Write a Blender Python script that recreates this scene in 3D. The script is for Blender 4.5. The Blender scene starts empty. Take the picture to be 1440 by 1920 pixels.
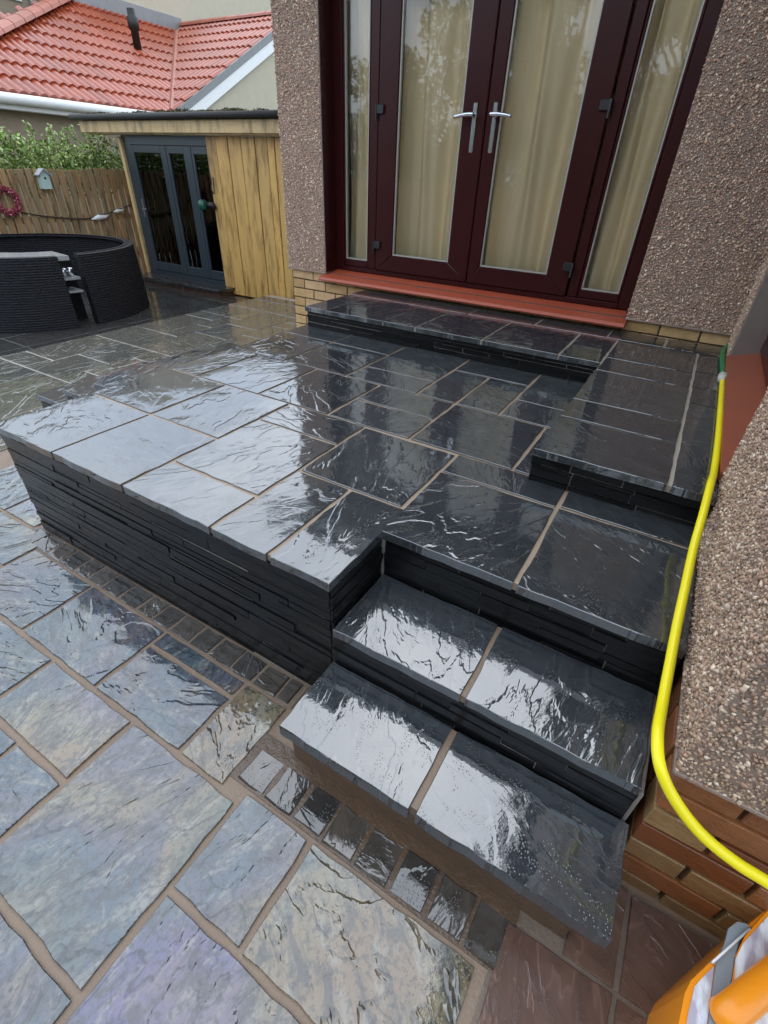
import bpy, math, random
import numpy as np
from mathutils import Matrix, Vector
R = math.radians
rnd = random.Random(7)
sc = bpy.context.scene
col = sc.collection

# ------------------------------------------------------------------ camera
CAM = Vector((0.57797, -0.73767, 1.41360))
def cam_axes(yaw=0.51807, pitch=0.61367, roll=-0.044375):
    cy, sy, cp, sp = math.cos(yaw), math.sin(yaw), math.cos(pitch), math.sin(pitch)
    f = Vector((-sy*cp, cy*cp, -sp)); r = Vector((cy, sy, 0)); d = f.cross(r)
    c, s = math.cos(roll), math.sin(roll)
    return r*c + d*s, d*c - r*s, f
_r, _d, _f = cam_axes()
cd = bpy.data.cameras.new('camera'); cam = bpy.data.objects.new('camera', cd); col.objects.link(cam)
cd.sensor_fit = 'HORIZONTAL'; cd.sensor_width = 36; cd.lens = 22.488; cd.clip_start = .02; cd.clip_end = 600
M = Matrix((( _r.x, -_d.x, -_f.x, CAM.x), (_r.y, -_d.y, -_f.y, CAM.y), (_r.z, -_d.z, -_f.z, CAM.z), (0, 0, 0, 1)))
cam.matrix_world = M
sc.camera = cam

# ------------------------------------------------------------------ light
SUN_EL, SUN_DIR = R(58), Vector((-.30, .95, 0)).normalized()
w = bpy.data.worlds.new('World'); sc.world = w; w.use_nodes = True
nt = w.node_tree; nt.nodes.clear()
def wn(t): return nt.nodes.new(t)
out = wn('ShaderNodeOutputWorld'); bg = wn('ShaderNodeBackground')
sky = wn('ShaderNodeTexSky'); sky.sky_type = 'NISHITA'; sky.sun_disc = False
sky.sun_elevation = SUN_EL; sky.sun_rotation = math.atan2(SUN_DIR.x, SUN_DIR.y)
sky.dust_density = 4; sky.air_density = 1
hs = wn('ShaderNodeHueSaturation'); hs.inputs['Saturation'].default_value = .45
nt.links.new(sky.outputs[0], hs.inputs['Color'])
tc = wn('ShaderNodeTexCoord'); cl = wn('ShaderNodeTexNoise'); cl.inputs['Scale'].default_value = 2.6
cl.inputs['Detail'].default_value = 5; cl.inputs['Roughness'].default_value = .55
nt.links.new(tc.outputs['Generated'], cl.inputs['Vector'])
cr = wn('ShaderNodeValToRGB'); e = cr.color_ramp.elements
e[0].position = .30; e[0].color = (15.0, 18.0, 22.5, 1); e[1].position = .70; e[1].color = (24.5, 27.0, 30, 1)
nt.links.new(cl.outputs['Fac'], cr.inputs[0])
mx = wn('ShaderNodeMix'); mx.data_type = 'RGBA'; mx.inputs[0].default_value = .78
nt.links.new(hs.outputs[0], mx.inputs[6]); nt.links.new(cr.outputs[0], mx.inputs[7])
nt.links.new(mx.outputs[2], bg.inputs['Color']); bg.inputs['Strength'].default_value = .11
nt.links.new(bg.outputs[0], out.inputs[0])
sl = bpy.data.lights.new('sun', 'SUN'); sl.energy = .6; sl.angle = R(80); sl.color = (1, .96, .9)
so = bpy.data.objects.new('sun', sl); col.objects.link(so)
sd = Vector((SUN_DIR.x*math.cos(SUN_EL), SUN_DIR.y*math.cos(SUN_EL), math.sin(SUN_EL)))
so.rotation_euler = sd.to_track_quat('Z', 'Y').to_euler()
vs = sc.view_settings; vs.view_transform = 'Standard'; vs.look = 'None'; vs.exposure = 0.0; vs.gamma = 1
cy_ = sc.cycles; cy_.max_bounces = 6; cy_.diffuse_bounces = 3; cy_.glossy_bounces = 3; cy_.transparent_max_bounces = 8; cy_.adaptive_threshold = .025
try: vs.use_curve_mapping = False
except Exception: pass

# ------------------------------------------------------------------ material helpers
class NT:
    def __init__(s, name):
        s.m = bpy.data.materials.new(name); s.m.use_nodes = True; s.t = s.m.node_tree; s.t.nodes.clear()
        s.out = s.n('ShaderNodeOutputMaterial'); s.p = s.n('ShaderNodeBsdfPrincipled'); s.l(s.p.outputs[0], s.out.inputs[0])
    def n(s, t, **k):
        nd = s.t.nodes.new(t)
        for a, b in k.items(): setattr(nd, a, b)
        return nd
    def l(s, a, b): s.t.links.new(a, b)
    def val(s, sock, v):
        if hasattr(v, 'is_output') or isinstance(v, bpy.types.NodeSocket): s.l(v, sock)
        else: sock.default_value = v
    def coord(s, rand=True, obj=True, rot=False, scale=None):
        c = s.n('ShaderNodeTexCoord'); v = c.outputs['Object' if obj else 'Generated']
        if rand:
            oi = s.n('ShaderNodeObjectInfo'); m = s.n('ShaderNodeVectorMath', operation='SCALE')
            cm = s.n('ShaderNodeCombineXYZ'); s.l(oi.outputs['Random'], cm.inputs[0])
            q = s.math('MULTIPLY', oi.outputs['Random'], 7.31); s.l(q, cm.inputs[1])
            q = s.math('MULTIPLY', oi.outputs['Random'], 3.17); s.l(q, cm.inputs[2])
            s.l(cm.outputs[0], m.inputs[0]); m.inputs['Scale'].default_value = 43.0
            a = s.n('ShaderNodeVectorMath', operation='ADD')
            if rot:
                vr = s.n('ShaderNodeVectorRotate', rotation_type='Z_AXIS'); s.l(v, vr.inputs['Vector'])
                s.l(s.math('MULTIPLY', s.math('FRACT', s.math('MULTIPLY', oi.outputs['Random'], 17.3)), rot), vr.inputs['Angle']); v = vr.outputs[0]
            s.l(v, a.inputs[0]); s.l(m.outputs[0], a.inputs[1]); v = a.outputs[0]
        if scale:
            mp = s.n('ShaderNodeMapping'); mp.inputs['Scale'].default_value = scale; s.l(v, mp.inputs['Vector']); v = mp.outputs[0]
        return v
    def scale(s, v, sc_):
        mp = s.n('ShaderNodeMapping'); mp.inputs['Scale'].default_value = sc_; s.l(v, mp.inputs['Vector']); return mp.outputs[0]
    def noise(s, v, sc_, det=3, rough=.5, dist=0, out='Fac'):
        nd = s.n('ShaderNodeTexNoise', noise_dimensions=getattr(s, 'dim', '3D')); s.l(v, nd.inputs['Vector'])
        nd.inputs['Scale'].default_value = sc_; nd.inputs['Detail'].default_value = det
        nd.inputs['Roughness'].default_value = rough; nd.inputs['Distortion'].default_value = dist
        return nd.outputs[out]
    def voro(s, v, sc_, feat='F1', out='Distance'):
        nd = s.n('ShaderNodeTexVoronoi', feature=feat, voronoi_dimensions=getattr(s, 'dim', '3D')); s.l(v, nd.inputs['Vector']); nd.inputs['Scale'].default_value = sc_
        return nd.outputs[out]
    def math(s, op, a, b=0.0, clamp=False):
        nd = s.n('ShaderNodeMath', operation=op); nd.use_clamp = clamp
        s.val(nd.inputs[0], a); s.val(nd.inputs[1], b); return nd.outputs[0]
    def ramp(s, f, stops, interp='LINEAR'):
        nd = s.n('ShaderNodeValToRGB'); nd.color_ramp.interpolation = interp; el = nd.color_ramp.elements
        while len(el) < len(stops): el.new(.5)
        for i, (p, c) in enumerate(stops):
            el[i].position = p; el[i].color = (*c, 1) if len(c) == 3 else c
        s.l(f, nd.inputs[0]); return nd.outputs[0]
    def g(s, f, lo, hi):
        return s.ramp(f, [(lo, (0, 0, 0)), (hi, (1, 1, 1))])
    def mix(s, f, a, b, mode='MIX'):
        nd = s.n('ShaderNodeMix', data_type='RGBA', blend_type=mode); s.val(nd.inputs[0], f)
        for sk, v in ((nd.inputs[6], a), (nd.inputs[7], b)):
            s.val(sk, (*v, 1) if isinstance(v, tuple) and len(v) == 3 else v)
        return nd.outputs[2]
    def rnd(s): return s.n('ShaderNodeObjectInfo').outputs['Random']
    def attr(s, name='col'): 
        a = s.n('ShaderNodeAttribute'); a.attribute_name = name; return a.outputs['Color']
    def bump(s, h, dist, strength=1.0):
        b = s.n('ShaderNodeBump'); b.inputs['Distance'].default_value = dist; b.inputs['Strength'].default_value = strength
        s.l(h, b.inputs['Height']); s.l(b.outputs[0], s.p.inputs['Normal']); return b
    def done(s, base=None, rough=.5, metal=0, ior=None, **kw):
        if base is not None: s.val(s.p.inputs['Base Color'], (*base, 1) if isinstance(base, tuple) and len(base) == 3 else base)
        s.val(s.p.inputs['Roughness'], rough); s.p.inputs['Metallic'].default_value = metal
        if ior: s.p.inputs['IOR'].default_value = ior
        for k, v in kw.items(): s.val(s.p.inputs[k], v)
        return s.m
def riven(m, v, steps, ledge, mid_a, big_a, fine_a, drop_a, an=2.6, sc_=2.2):
    """height in metres: broad undulation, cleft ledges with flat plateaus, water ripples, beads of rain"""
    big = m.noise(v, 2.0, 1, .45)
    lay = m.noise(m.scale(v, (1, an, 1)), sc_, 5, .52, .35)
    x = m.math('MULTIPLY', lay, steps); fl = m.math('FLOOR', x); fr_ = m.math('FRACT', x)
    stair = m.math('ADD', fl, m.g(fr_, .80, 1.0))
    mid = m.noise(m.scale(v, (1, an, 1)), 9, 3, .55, .5)
    patch = m.noise(v, 4.2, 2, .5)
    wet = m.g(patch, .42, .62)
    fine = m.noise(v, 70, 2, .6)
    h = m.math('MULTIPLY', big, big_a)
    h = m.math('ADD', h, m.math('MULTIPLY', stair, ledge))
    h = m.math('ADD', h, m.math('MULTIPLY', m.math('MULTIPLY', mid, wet), mid_a))
    h = m.math('ADD', h, m.math('MULTIPLY', fine, fine_a))
    if drop_a:
        drops = m.ramp(m.voro(v, 120), [(.0, (1, 1, 1)), (.18, (0, 0, 0))])
        h = m.math('ADD', h, m.math('MULTIPLY', m.math('MULTIPLY', drops, m.g(mid, .54, .60)), drop_a))
    m.bump(h, 1.0, 1.0)
    edge = m.g(fr_, .86, .97)
    return lay, mid, patch, edge, fine
def dark_slate(name, base, var, ior=2.3, amp=1.0, rlo=.03, rhi=.10, drop=.00035):
    m = NT(name); m.dim = '2D'; v = m.coord(rot=2.2)
    vary = m.math('ADD', m.math('MULTIPLY', m.math('FRACT', m.math('MULTIPLY', m.rnd(), 57.3)), .0009*amp), .0003)
    lay, mid, patch, edge, fine = riven(m, v, 7, vary, .0013*amp, .004, .00007*amp, drop)
    c = m.mix(m.rnd(), base, var)
    c = m.mix(m.math('MULTIPLY', m.g(mid, .35, .7), .5), c, tuple(x * .45 for x in base))
    c = m.mix(m.math('MULTIPLY', edge, .35), c, tuple(min(.3, x * 2.2) for x in base))
    rough = m.ramp(patch, [(.3, (rlo,) * 3), (.75, (rhi,) * 3)])
    return m.done(c, rough, 0, ior)
def multi_slate(name):
    m = NT(name); m.dim = '2D'; v = m.coord(rot=6.28)
    lay, mid, patch, edge, fine = riven(m, v, 9, .0018, .0028, .007, .00016, .0003, 2.0, 1.9)
    f = m.noise(v, 1.7, 6, .62, .5)
    f = m.math('ADD', f, m.math('MULTIPLY', m.math('SUBTRACT', m.rnd(), .5), .26))
    c = m.ramp(f, [(.22, (.17, .115, .065)), (.35, (.16, .135, .08)), (.45, (.078, .098, .095)), (.55, (.048, .074, .097)), (.64, (.085, .08, .10)), (.73, (.15, .12, .075)), (.86, (.065, .095, .068))])
    c = m.mix(m.math('MULTIPLY', m.g(m.noise(v, 1.9, 1, .5), .64, .74), .42), c, (.105, .07, .20))
    gr = m.noise(m.scale(v, (1, 2.4, 1)), 10, 8, .72, .5)
    c = m.mix(m.math('MULTIPLY', m.g(gr, .47, .60), .72), c, (.026, .029, .031))
    c = m.mix(m.math('MULTIPLY', m.g(m.noise(m.scale(v, (1, 3.0, 1)), 7, 8, .74, .3), .53, .66), .60), c, (.25, .235, .19))
    c = m.mix(m.math('MULTIPLY', m.g(fine, .50, .68), .55), c, (.015, .016, .017))
    c = m.mix(m.math('MULTIPLY', edge, .60), c, (.030, .029, .027))
    rough = m.ramp(gr, [(.35, (.025,) * 3), (.70, (.13,) * 3)])
    return m.done(c, rough, 0, 1.9)
def mortar(name, a, b, rough=.45, ior=1.5):
    m = NT(name); v = m.coord(rand=False)
    n = m.noise(v, 60, 4, .7); m.bump(m.math('ADD', n, m.noise(v, 9, 3)), .004, .8)
    return m.done(m.mix(m.noise(v, 6, 5, .65), a, b), rough, 0, ior)
def simple(name, base, rough=.5, metal=0, bscale=None, bd=.002, var=.0, ior=None, b2=None, nsc=8):
    m = NT(name); v = m.coord()
    c = base
    if b2: c = m.mix(m.noise(v, nsc, 4, .6), base, b2)
    if var: c = m.mix(m.math('MULTIPLY', m.rnd(), var), c if not isinstance(c, tuple) else c, (base[0]*.35, base[1]*.35, base[2]*.35))
    if bscale: m.bump(m.noise(v, bscale, 3, .6), bd, .7)
    return m.done(c, rough, metal, ior)
def wood(name, a, b, c3, axis=2, rough=.5, var=.6):
    m = NT(name); v = m.coord(); s_ = [22, 22, 22]; s_[axis] = 1.6
    g_ = m.noise(m.scale(v, tuple(s_)), 1.6, 5, .6, .8)
    c = m.ramp(g_, [(.3, b), (.5, a), (.72, tuple(x*.9 for x in a))])
    c = m.mix(m.math('MULTIPLY', m.rnd(), var), c, c3)
    k = m.g(m.voro(v, 5.5), .02, .07); c = m.mix(m.math('MULTIPLY', m.math('SUBTRACT', 1.0, k), .6), c, tuple(x*.4 for x in b))
    st = m.noise(m.scale(v, (6, 6, 1.2)), 2.0, 4, .65); c = m.mix(m.math('MULTIPLY', m.g(st, .48, .70), .80), c, tuple(x*.30 for x in b))
    m.bump(g_, .003, .6); return m.done(c, rough)
def glass(name, tint=(1, 1, 1), ior=1.9):
    m = NT(name); tr = m.n('ShaderNodeBsdfTransparent'); tr.inputs[0].default_value = (*tint, 1)
    gl = m.n('ShaderNodeBsdfGlossy'); gl.inputs['Roughness'].default_value = .015
    fr = m.n('ShaderNodeFresnel'); fr.inputs['IOR'].default_value = ior
    v = m.coord(rand=False); b = m.n('ShaderNodeBump'); b.inputs['Distance'].default_value = .002; b.inputs['Strength'].default_value = .25
    m.l(m.noise(v, 3.5, 2), b.inputs['Height']); m.l(b.outputs[0], gl.inputs['Normal'])
    ms = m.n('ShaderNodeMixShader'); m.l(fr.outputs[0], ms.inputs[0]); m.l(tr.outputs[0], ms.inputs[1]); m.l(gl.outputs[0], ms.inputs[2])
    m.l(ms.outputs[0], m.out.inputs[0]); return m.m
def vcol(name, rough=.5, ior=1.5, bscale=None, trans=0):
    m = NT(name); c = m.attr()
    if bscale: m.bump(m.noise(m.coord(rand=False), bscale, 3), .002, .6)
    return m.done(c, rough, 0, ior)

MT = {}
MT['slate'] = dark_slate('wet_black_slate', (.030, .034, .038), (.050, .054, .056))
MT['slate_step'] = dark_slate('wet_black_slate_step', (.032, .037, .042), (.042, .047, .052), amp=1.9)
MT['multi'] = multi_slate('wet_multicolour_slate')
MT['far'] = dark_slate('wet_grey_slate_far', (.085, .085, .076), (.13, .115, .09), ior=2.4, amp=1.9)
MT['yard'] = dark_slate('wet_dark_flag', (.035, .035, .035), (.05, .047, .042), ior=1.7)
m = NT('wet_split_slate'); v = m.coord()
hh = m.noise(m.scale(v, (2, 2, 6)), 16, 4, .62); h2 = m.math('FLOOR', m.math('MULTIPLY', m.noise(m.scale(v, (1, 1, 4)), 9, 2), 7))
m.bump(m.math('ADD', m.math('MULTIPLY', hh, .0022), m.math('MULTIPLY', h2, .0008)), 1.0, 1.0)
MT['clad'] = m.done(m.mix(hh, m.mix(m.rnd(), (.0018, .002, .0024), (.013, .0133, .0143)), (.005, .005, .0055)), .13, 0, 1.3)
MT['sett'] = dark_slate('wet_sett', (.030, .029, .028), (.075, .062, .05), ior=1.9, amp=2.4)
MT['brown'] = dark_slate('wet_brown_paver', (.105, .058, .042), (.135, .08, .058), ior=1.6, amp=1.0, rlo=.12, rhi=.3)
MT['mortar'] = mortar('sandy_mortar', (.25, .178, .122), (.15, .10, .066))
MT['mortar_t'] = mortar('beige_mortar', (.36, .27, .195), (.25, .18, .125))
MT['mortar_lt'] = mortar('pale_mortar', (.42, .37, .31), (.30, .25, .2))
MT['brownbed'] = mortar('wet_brown_bed', (.115, .065, .032), (.05, .03, .018), .25, 1.6)
MT['paverbed'] = mortar('dirty_joint', (.20, .15, .11), (.10, .07, .05))
MT['cladbed'] = mortar('dark_joint', (.42, .39, .34), (.10, .095, .09))

# ------------------------------------------------------------------ geometry helpers
def link(name, me, parent=None, loc=None):
    o = bpy.data.objects.new(name, me); col.objects.link(o)
    if parent is not None: o.parent = parent
    if loc is not None: o.location = loc
    return o
def mesh(name, vs_, fs, mat, smooth=False):
    me = bpy.data.meshes.new(name); me.from_pydata([tuple(v) for v in vs_], [], fs); me.update()
    if mat is not None: me.materials.append(mat)
    if smooth: me.polygons.foreach_set('use_smooth', [True]*len(me.polygons))
    return me
def tag(o, label=None, cat=None, group=None, kind=None):
    for k, v in (('label', label), ('category', cat), ('group', group), ('kind', kind)):
        if v: o[k] = v
    return o
def thing(name, loc, label, cat, group=None):
    o = bpy.data.objects.new(name, None); col.objects.link(o); o.location = loc; o.empty_display_size = .05
    return tag(o, label, cat, group)
def rel(parent, p):
    return Vector(p) - parent.matrix_basis.translation if parent is not None else Vector(p)
class MB:
    def __init__(s): s.v = []; s.f = []
    def add(s, v, f):
        n = len(s.v); s.v += [tuple(x) for x in v]; s.f += [tuple(i+n for i in q) for q in f]; return s
    def box(s, x0, x1, y0, y1, z0, z1, bev=0):
        if bev <= 0:
            v = [(x, y, z) for z in (z0, z1) for y in (y0, y1) for x in (x0, x1)]
            return s.add(v, [(0, 2, 3, 1), (4, 5, 7, 6), (0, 1, 5, 4), (2, 6, 7, 3), (0, 4, 6, 2), (1, 3, 7, 5)])
        b = min(bev, (x1-x0)/2.01, (y1-y0)/2.01, (z1-z0)/2.01)
        def ring(d, z): return [(x0+d, y0, z), (x1-d, y0, z), (x1, y0+d, z), (x1, y1-d, z), (x1-d, y1, z), (x0+d, y1, z), (x0, y1-d, z), (x0, y0+d, z)]
        def ring2(z): return [(x0+b, y0+b, z), (x1-b, y0+b, z), (x1-b, y0+b, z), (x1-b, y1-b, z), (x1-b, y1-b, z), (x0+b, y1-b, z), (x0+b, y1-b, z), (x0+b, y0+b, z)]
        c4 = lambda z: [(x0+b, y0+b, z), (x1-b, y0+b, z), (x1-b, y1-b, z), (x0+b, y1-b, z)]
        v = c4(z0) + ring(b, z0+b) + ring(b, z1-b) + c4(z1)
        f = [(3, 2, 1, 0), (20, 21, 22, 23)]
        for k in range(8): f.append((4+k, 4+(k+1) % 8, 12+(k+1) % 8, 12+k))
        m4 = [0, 1, 1, 2, 2, 3, 3, 0]
        for k in range(8):
            a, c = m4[k], m4[(k+1) % 8]
            if a == c:
                f.append((4+(k+1) % 8, 4+k, a)); f.append((12+k, 12+(k+1) % 8, 20+a))
            else:
                f.append((4+(k+1) % 8, 4+k, a, c)); f.append((12+k, 12+(k+1) % 8, 20+c, 20+a))
        return s.add(v, f)
    def prism(s, poly, z0, z1):
        n = len(poly); v = [(x, y, z0) for x, y in poly] + [(x, y, z1) for x, y in poly]
        f = [tuple(range(n-1, -1, -1)), tuple(range(n, 2*n))] + [(i, (i+1) % n, n+(i+1) % n, n+i) for i in range(n)]
        return s.add(v, f)
    def tube(s, pts, r, n=8, cap=True):
        pts = [Vector(p) for p in pts]; rs = r if isinstance(r, (list, tuple)) else [r]*len(pts)
        base = len(s.v); up = None
        for i, p in enumerate(pts):
            t = (pts[min(i+1, len(pts)-1)] - pts[max(i-1, 0)]).normalized()
            if up is None:
                a = Vector((0, 0, 1)) if abs(t.z) < .9 else Vector((1, 0, 0)); up = (a - t*a.dot(t)).normalized()
            else: up = (up - t*up.dot(t)).normalized()
            b = t.cross(up)
            for k in range(n):
                an = 2*math.pi*k/n; s.v.append(tuple(p + (up*math.cos(an)+b*math.sin(an))*rs[i]))
        for i in range(len(pts)-1):
            for k in range(n):
                s.f.append((base+i*n+k, base+i*n+(k+1) % n, base+(i+1)*n+(k+1) % n, base+(i+1)*n+k))
        if cap:
            s.f.append(tuple(base+k for k in range(n-1, -1, -1))); e_ = base+(len(pts)-1)*n; s.f.append(tuple(e_+k for k in range(n)))
        return s
    def build(s, name, mat, parent=None, loc=None, smooth=False, recentre=True, angle=None):
        """loc: world position of the vertices' frame (default world origin)"""
        off = Vector(loc) if loc is not None else Vector((0, 0, 0))
        if recentre:
            a = np.array(s.v); c = Vector(((a.min(0)+a.max(0))/2).tolist())
            vs_ = [(x-c.x, y-c.y, z-c.z) for x, y, z in s.v]; off = off + c
        else: vs_ = s.v
        me = mesh(name, vs_, s.f, mat, smooth)
        p0 = Vector((0, 0, 0)); q = parent
        while q is not None: p0 = p0 + q.location; q = q.parent
        return link(name, me, parent, off - p0)
def smoothpath(pts, n=8):
    P = [Vector(p) for p in pts]; P = [P[0]*2-P[1]] + P + [P[-1]*2-P[-2]]; o = []
    for i in range(1, len(P)-2):
        for k in range(n):
            t = k/n; a, b, c, d = P[i-1:i+3]
            o.append(.5*((2*b)+(c-a)*t+(2*a-5*b+4*c-d)*t*t+(3*b-a-3*c+d)*t**3))
    o.append(P[-2]); return o
def outline(x0, x1, y0, y1, step, jit):
    pts = []
    for (ax, ay, bx, by) in ((x0, y0, x1, y0), (x1, y0, x1, y1), (x1, y1, x0, y1), (x0, y1, x0, y0)):
        L = math.hypot(bx-ax, by-ay); n = max(2, int(L/step))
        for k in range(n):
            t = k/n; j = jit if k else jit*.8
            pts.append((ax+(bx-ax)*t+rnd.uniform(-j, j), ay+(by-ay)*t+rnd.uniform(-j, j)))
    return pts
def slab(parent, x0, x1, y0, y1, z, mat, gap=.014, th=.03, step=.07, jit=.0022, name='paving_slab', ch=.0015, tilt=.004):
    g_ = gap/2; cx, cy = (x0+x1)/2, (y0+y1)/2
    o = outline(x0+g_-cx, x1-g_-cx, y0+g_-cy, y1-g_-cy, step, jit); n = len(o)
    hx, hy = (x1-x0)/2, (y1-y0)/2
    ta, tb = rnd.uniform(-tilt, tilt), rnd.uniform(-tilt, tilt)
    zz = lambda x, y: ta*x + tb*y
    inn = [(x*(1-ch/max(hx, .02)), y*(1-ch/max(hy, .02))) for x, y in o]
    v = [(x, y, -th) for x, y in o] + [(x, y, zz(x, y)-ch*rnd.uniform(.8, 1.3)) for x, y in o] + [(x, y, zz(x, y)) for x, y in inn]
    f = [tuple(range(2*n, 3*n))]
    for r_ in (0, n):
        f += [(r_+i, r_+(i+1) % n, r_+n+(i+1) % n, r_+n+i) for i in range(n)]
    me = mesh(name, v, f, mat)
    p0 = Vector((0, 0, 0)); q = parent
    while q is not None: p0 = p0 + q.location; q = q.parent
    return link(name, me, parent, Vector((cx, cy, z)) - p0)
def clad(parent, P, u, nrm, L, z0, z1, rows, mat, lmin=.12, lmax=.34, name='cladding_stone', th=.022, seed=0):
    """courses of split stone laid on a face; P start point, u along, nrm outward"""
    rr = random.Random(seed); u = Vector(u); nrm = Vector(nrm); P = Vector((P[0], P[1], 0)) - nrm*.005
    hs_ = [rr.uniform(.55, 1.5) for _ in range(rows)]; S_ = sum(hs_); z = z0
    for h in hs_:
        h = h/S_*(z1-z0); a = 0; 
        while a < L-.001:
            ln = rr.uniform(lmin, lmax)
            if L-a-ln < lmin*.6: ln = L-a
            g_ = rr.choice((.0009, .0013, .0022)); d0 = rr.uniform(.0055, .0125)
            A = P+u*(a+g_); B = P+u*(a+ln-g_)
            c = (A+B)/2 + Vector((0, 0, z+h/2)); v = []
            for zz in (z+g_, z+h-g_):
                for (p, dd) in ((A, -th), (B, -th), (B, d0+rr.uniform(-.0015, .0015)), (A, d0+rr.uniform(-.0015, .0015))):
                    q = p + nrm*dd; v.append((q.x-c.x, q.y-c.y, zz-c.z+rr.uniform(-.0008, .0008)))
            me = mesh(name, v, [(3, 2, 1, 0), (4, 5, 6, 7), (0, 1, 5, 4), (1, 2, 6, 5), (2, 3, 7, 6), (3, 0, 4, 7)], mat)
            link(name, me, parent, c - (parent.location if parent else Vector()))
            a += ln
        z += h
def bricks(parent, P, u, nrm, L, z1, rows, mat, bl=.215, bh=.065, j=.010, name='brick', th=.09, start=0, pl=Vector((0, 0, 0)), rr=random.Random(3), zmin=-9, half=.1):
    P = Vector((P[0], P[1], 0)); u = Vector(u); nrm = Vector(nrm)
    for k in range(rows):
        zt = z1-j*.5-k*(bh+j); zb = zt-bh
        if zt < zmin: break
        a = 0 if (k+start) % 2 == 0 else -half-.0
        while a < L:
            s_ = max(a, 0)+(0 if a <= 0 else 0); e_ = min(a+bl, L)
            if e_-s_ > .02:
                d = rr.uniform(-.002, .002)
                A = P+u*s_; B = P+u*e_; c = (A+B)/2+nrm*(-th/2); c.z = (zt+zb)/2
                l2 = (e_-s_)/2; mb = MB().box(-l2, l2, -th/2, th/2, -bh/2, bh/2, .0022)
                vv = []
                for (x, y, zc) in mb.v:
                    q = u*(x)+nrm*(-y+d); vv.append((q.x+rr.uniform(-.0008, .0008), q.y+rr.uniform(-.0008, .0008), zc+rr.uniform(-.001, .001)))
                flip = (u.cross(-nrm)).z < 0
                me = mesh(name, vv, [tuple(reversed(q)) for q in mb.f] if flip else mb.f, mat)
                link(name, me, parent, c - pl)
            a += bl+j
def pebbles(name, parent, O, u, v, n, U, V, sp, size, pal, mat, seed=1, pl=Vector((0, 0, 0)), mask=None):
    """dash chips scattered over a rectangle: one joined mesh of small stones"""
    rs = np.random.RandomState(seed); nu, nv = int(U/sp), int(V/sp)
    gu, gv = np.meshgrid(np.arange(nu), np.arange(nv)); N = nu*nv
    a = (gu.ravel()+.5+rs.uniform(-.5, .5, N))*sp; b = (gv.ravel()+.5+rs.uniform(-.5, .5, N))*sp
    if mask is not None:
        k = mask(a, b); a, b = a[k], b[k]; N = len(a)
    O, u, v, n = [np.array(x, float) for x in (O, u, v, n)]
    c = O + a[:, None]*u + b[:, None]*v + (rs.uniform(-.0015, .0025, N))[:, None]*n
    base = np.array([(1, 0, 0), (0, 1, 0), (-1, 0, 0), (0, -1, 0), (0, 0, 1), (0, 0, -1)], float)
    s_ = size*np.exp(rs.normal(0, .28, N)); asp = rs.uniform(.55, .9, N)
    sc_ = np.stack([s_, s_*asp, s_*rs.uniform(.45, .7, N)], 1)
    q = rs.normal(size=(N, 4)); q[:, 1:3] *= .35; q /= np.linalg.norm(q, axis=1)[:, None]
    w_, x, y, z = q.T
    Rm = np.stack([1-2*(y*y+z*z), 2*(x*y-z*w_), 2*(x*z+y*w_), 2*(x*y+z*w_), 1-2*(x*x+z*z), 2*(y*z-x*w_), 2*(x*z-y*w_), 2*(y*z+x*w_), 1-2*(x*x+y*y)], 1).reshape(-1, 3, 3)
    loc = base[None]*sc_[:, None, :]*rs.uniform(.8, 1.15, (N, 6, 1))
    loc = np.einsum('nij,nkj->nki', Rm, loc)
    B = np.stack([u, v, n], 0)
    vv = (np.einsum('nki,ij->nkj', loc, B) + c[:, None]).reshape(-1, 3) - np.array(pl)
    F = np.array([(0, 1, 4), (1, 2, 4), (2, 3, 4), (3, 0, 4), (1, 0, 5), (2, 1, 5), (3, 2, 5), (0, 3, 5)])
    ff = (F[None]+6*np.arange(N)[:, None, None]).reshape(-1, 3)
    me = fastmesh(name, vv, ff, mat, True)
    pal = np.array(pal); ci = pal[rs.randint(0, len(pal), N)]*rs.uniform(.75, 1.2, (N, 1))
    vcolor(me, np.repeat(ci, 6, 0))
    return tag(link(name, me, parent), kind='stuff')
def fastmesh(name, v, f, mat, smooth=False):
    v = np.ascontiguousarray(v, np.float32); f = np.ascontiguousarray(f, np.int32); k = f.shape[1]
    me = bpy.data.meshes.new(name); me.vertices.add(len(v)); me.vertices.foreach_set('co', v.ravel())
    me.loops.add(f.size); me.loops.foreach_set('vertex_index', f.ravel())
    me.polygons.add(len(f)); me.polygons.foreach_set('loop_start', np.arange(0, f.size, k, dtype=np.int32))
    me.polygons.foreach_set('use_smooth', np.full(len(f), smooth)); me.update(calc_edges=True)
    me.materials.append(mat); return me
def vcolor(me, c):
    at = me.color_attributes.new('col', 'FLOAT_COLOR', 'POINT'); a = np.ones((len(me.vertices), 4), np.float32); a[:, :3] = c
    at.data.foreach_set('color', a.ravel())
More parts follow.
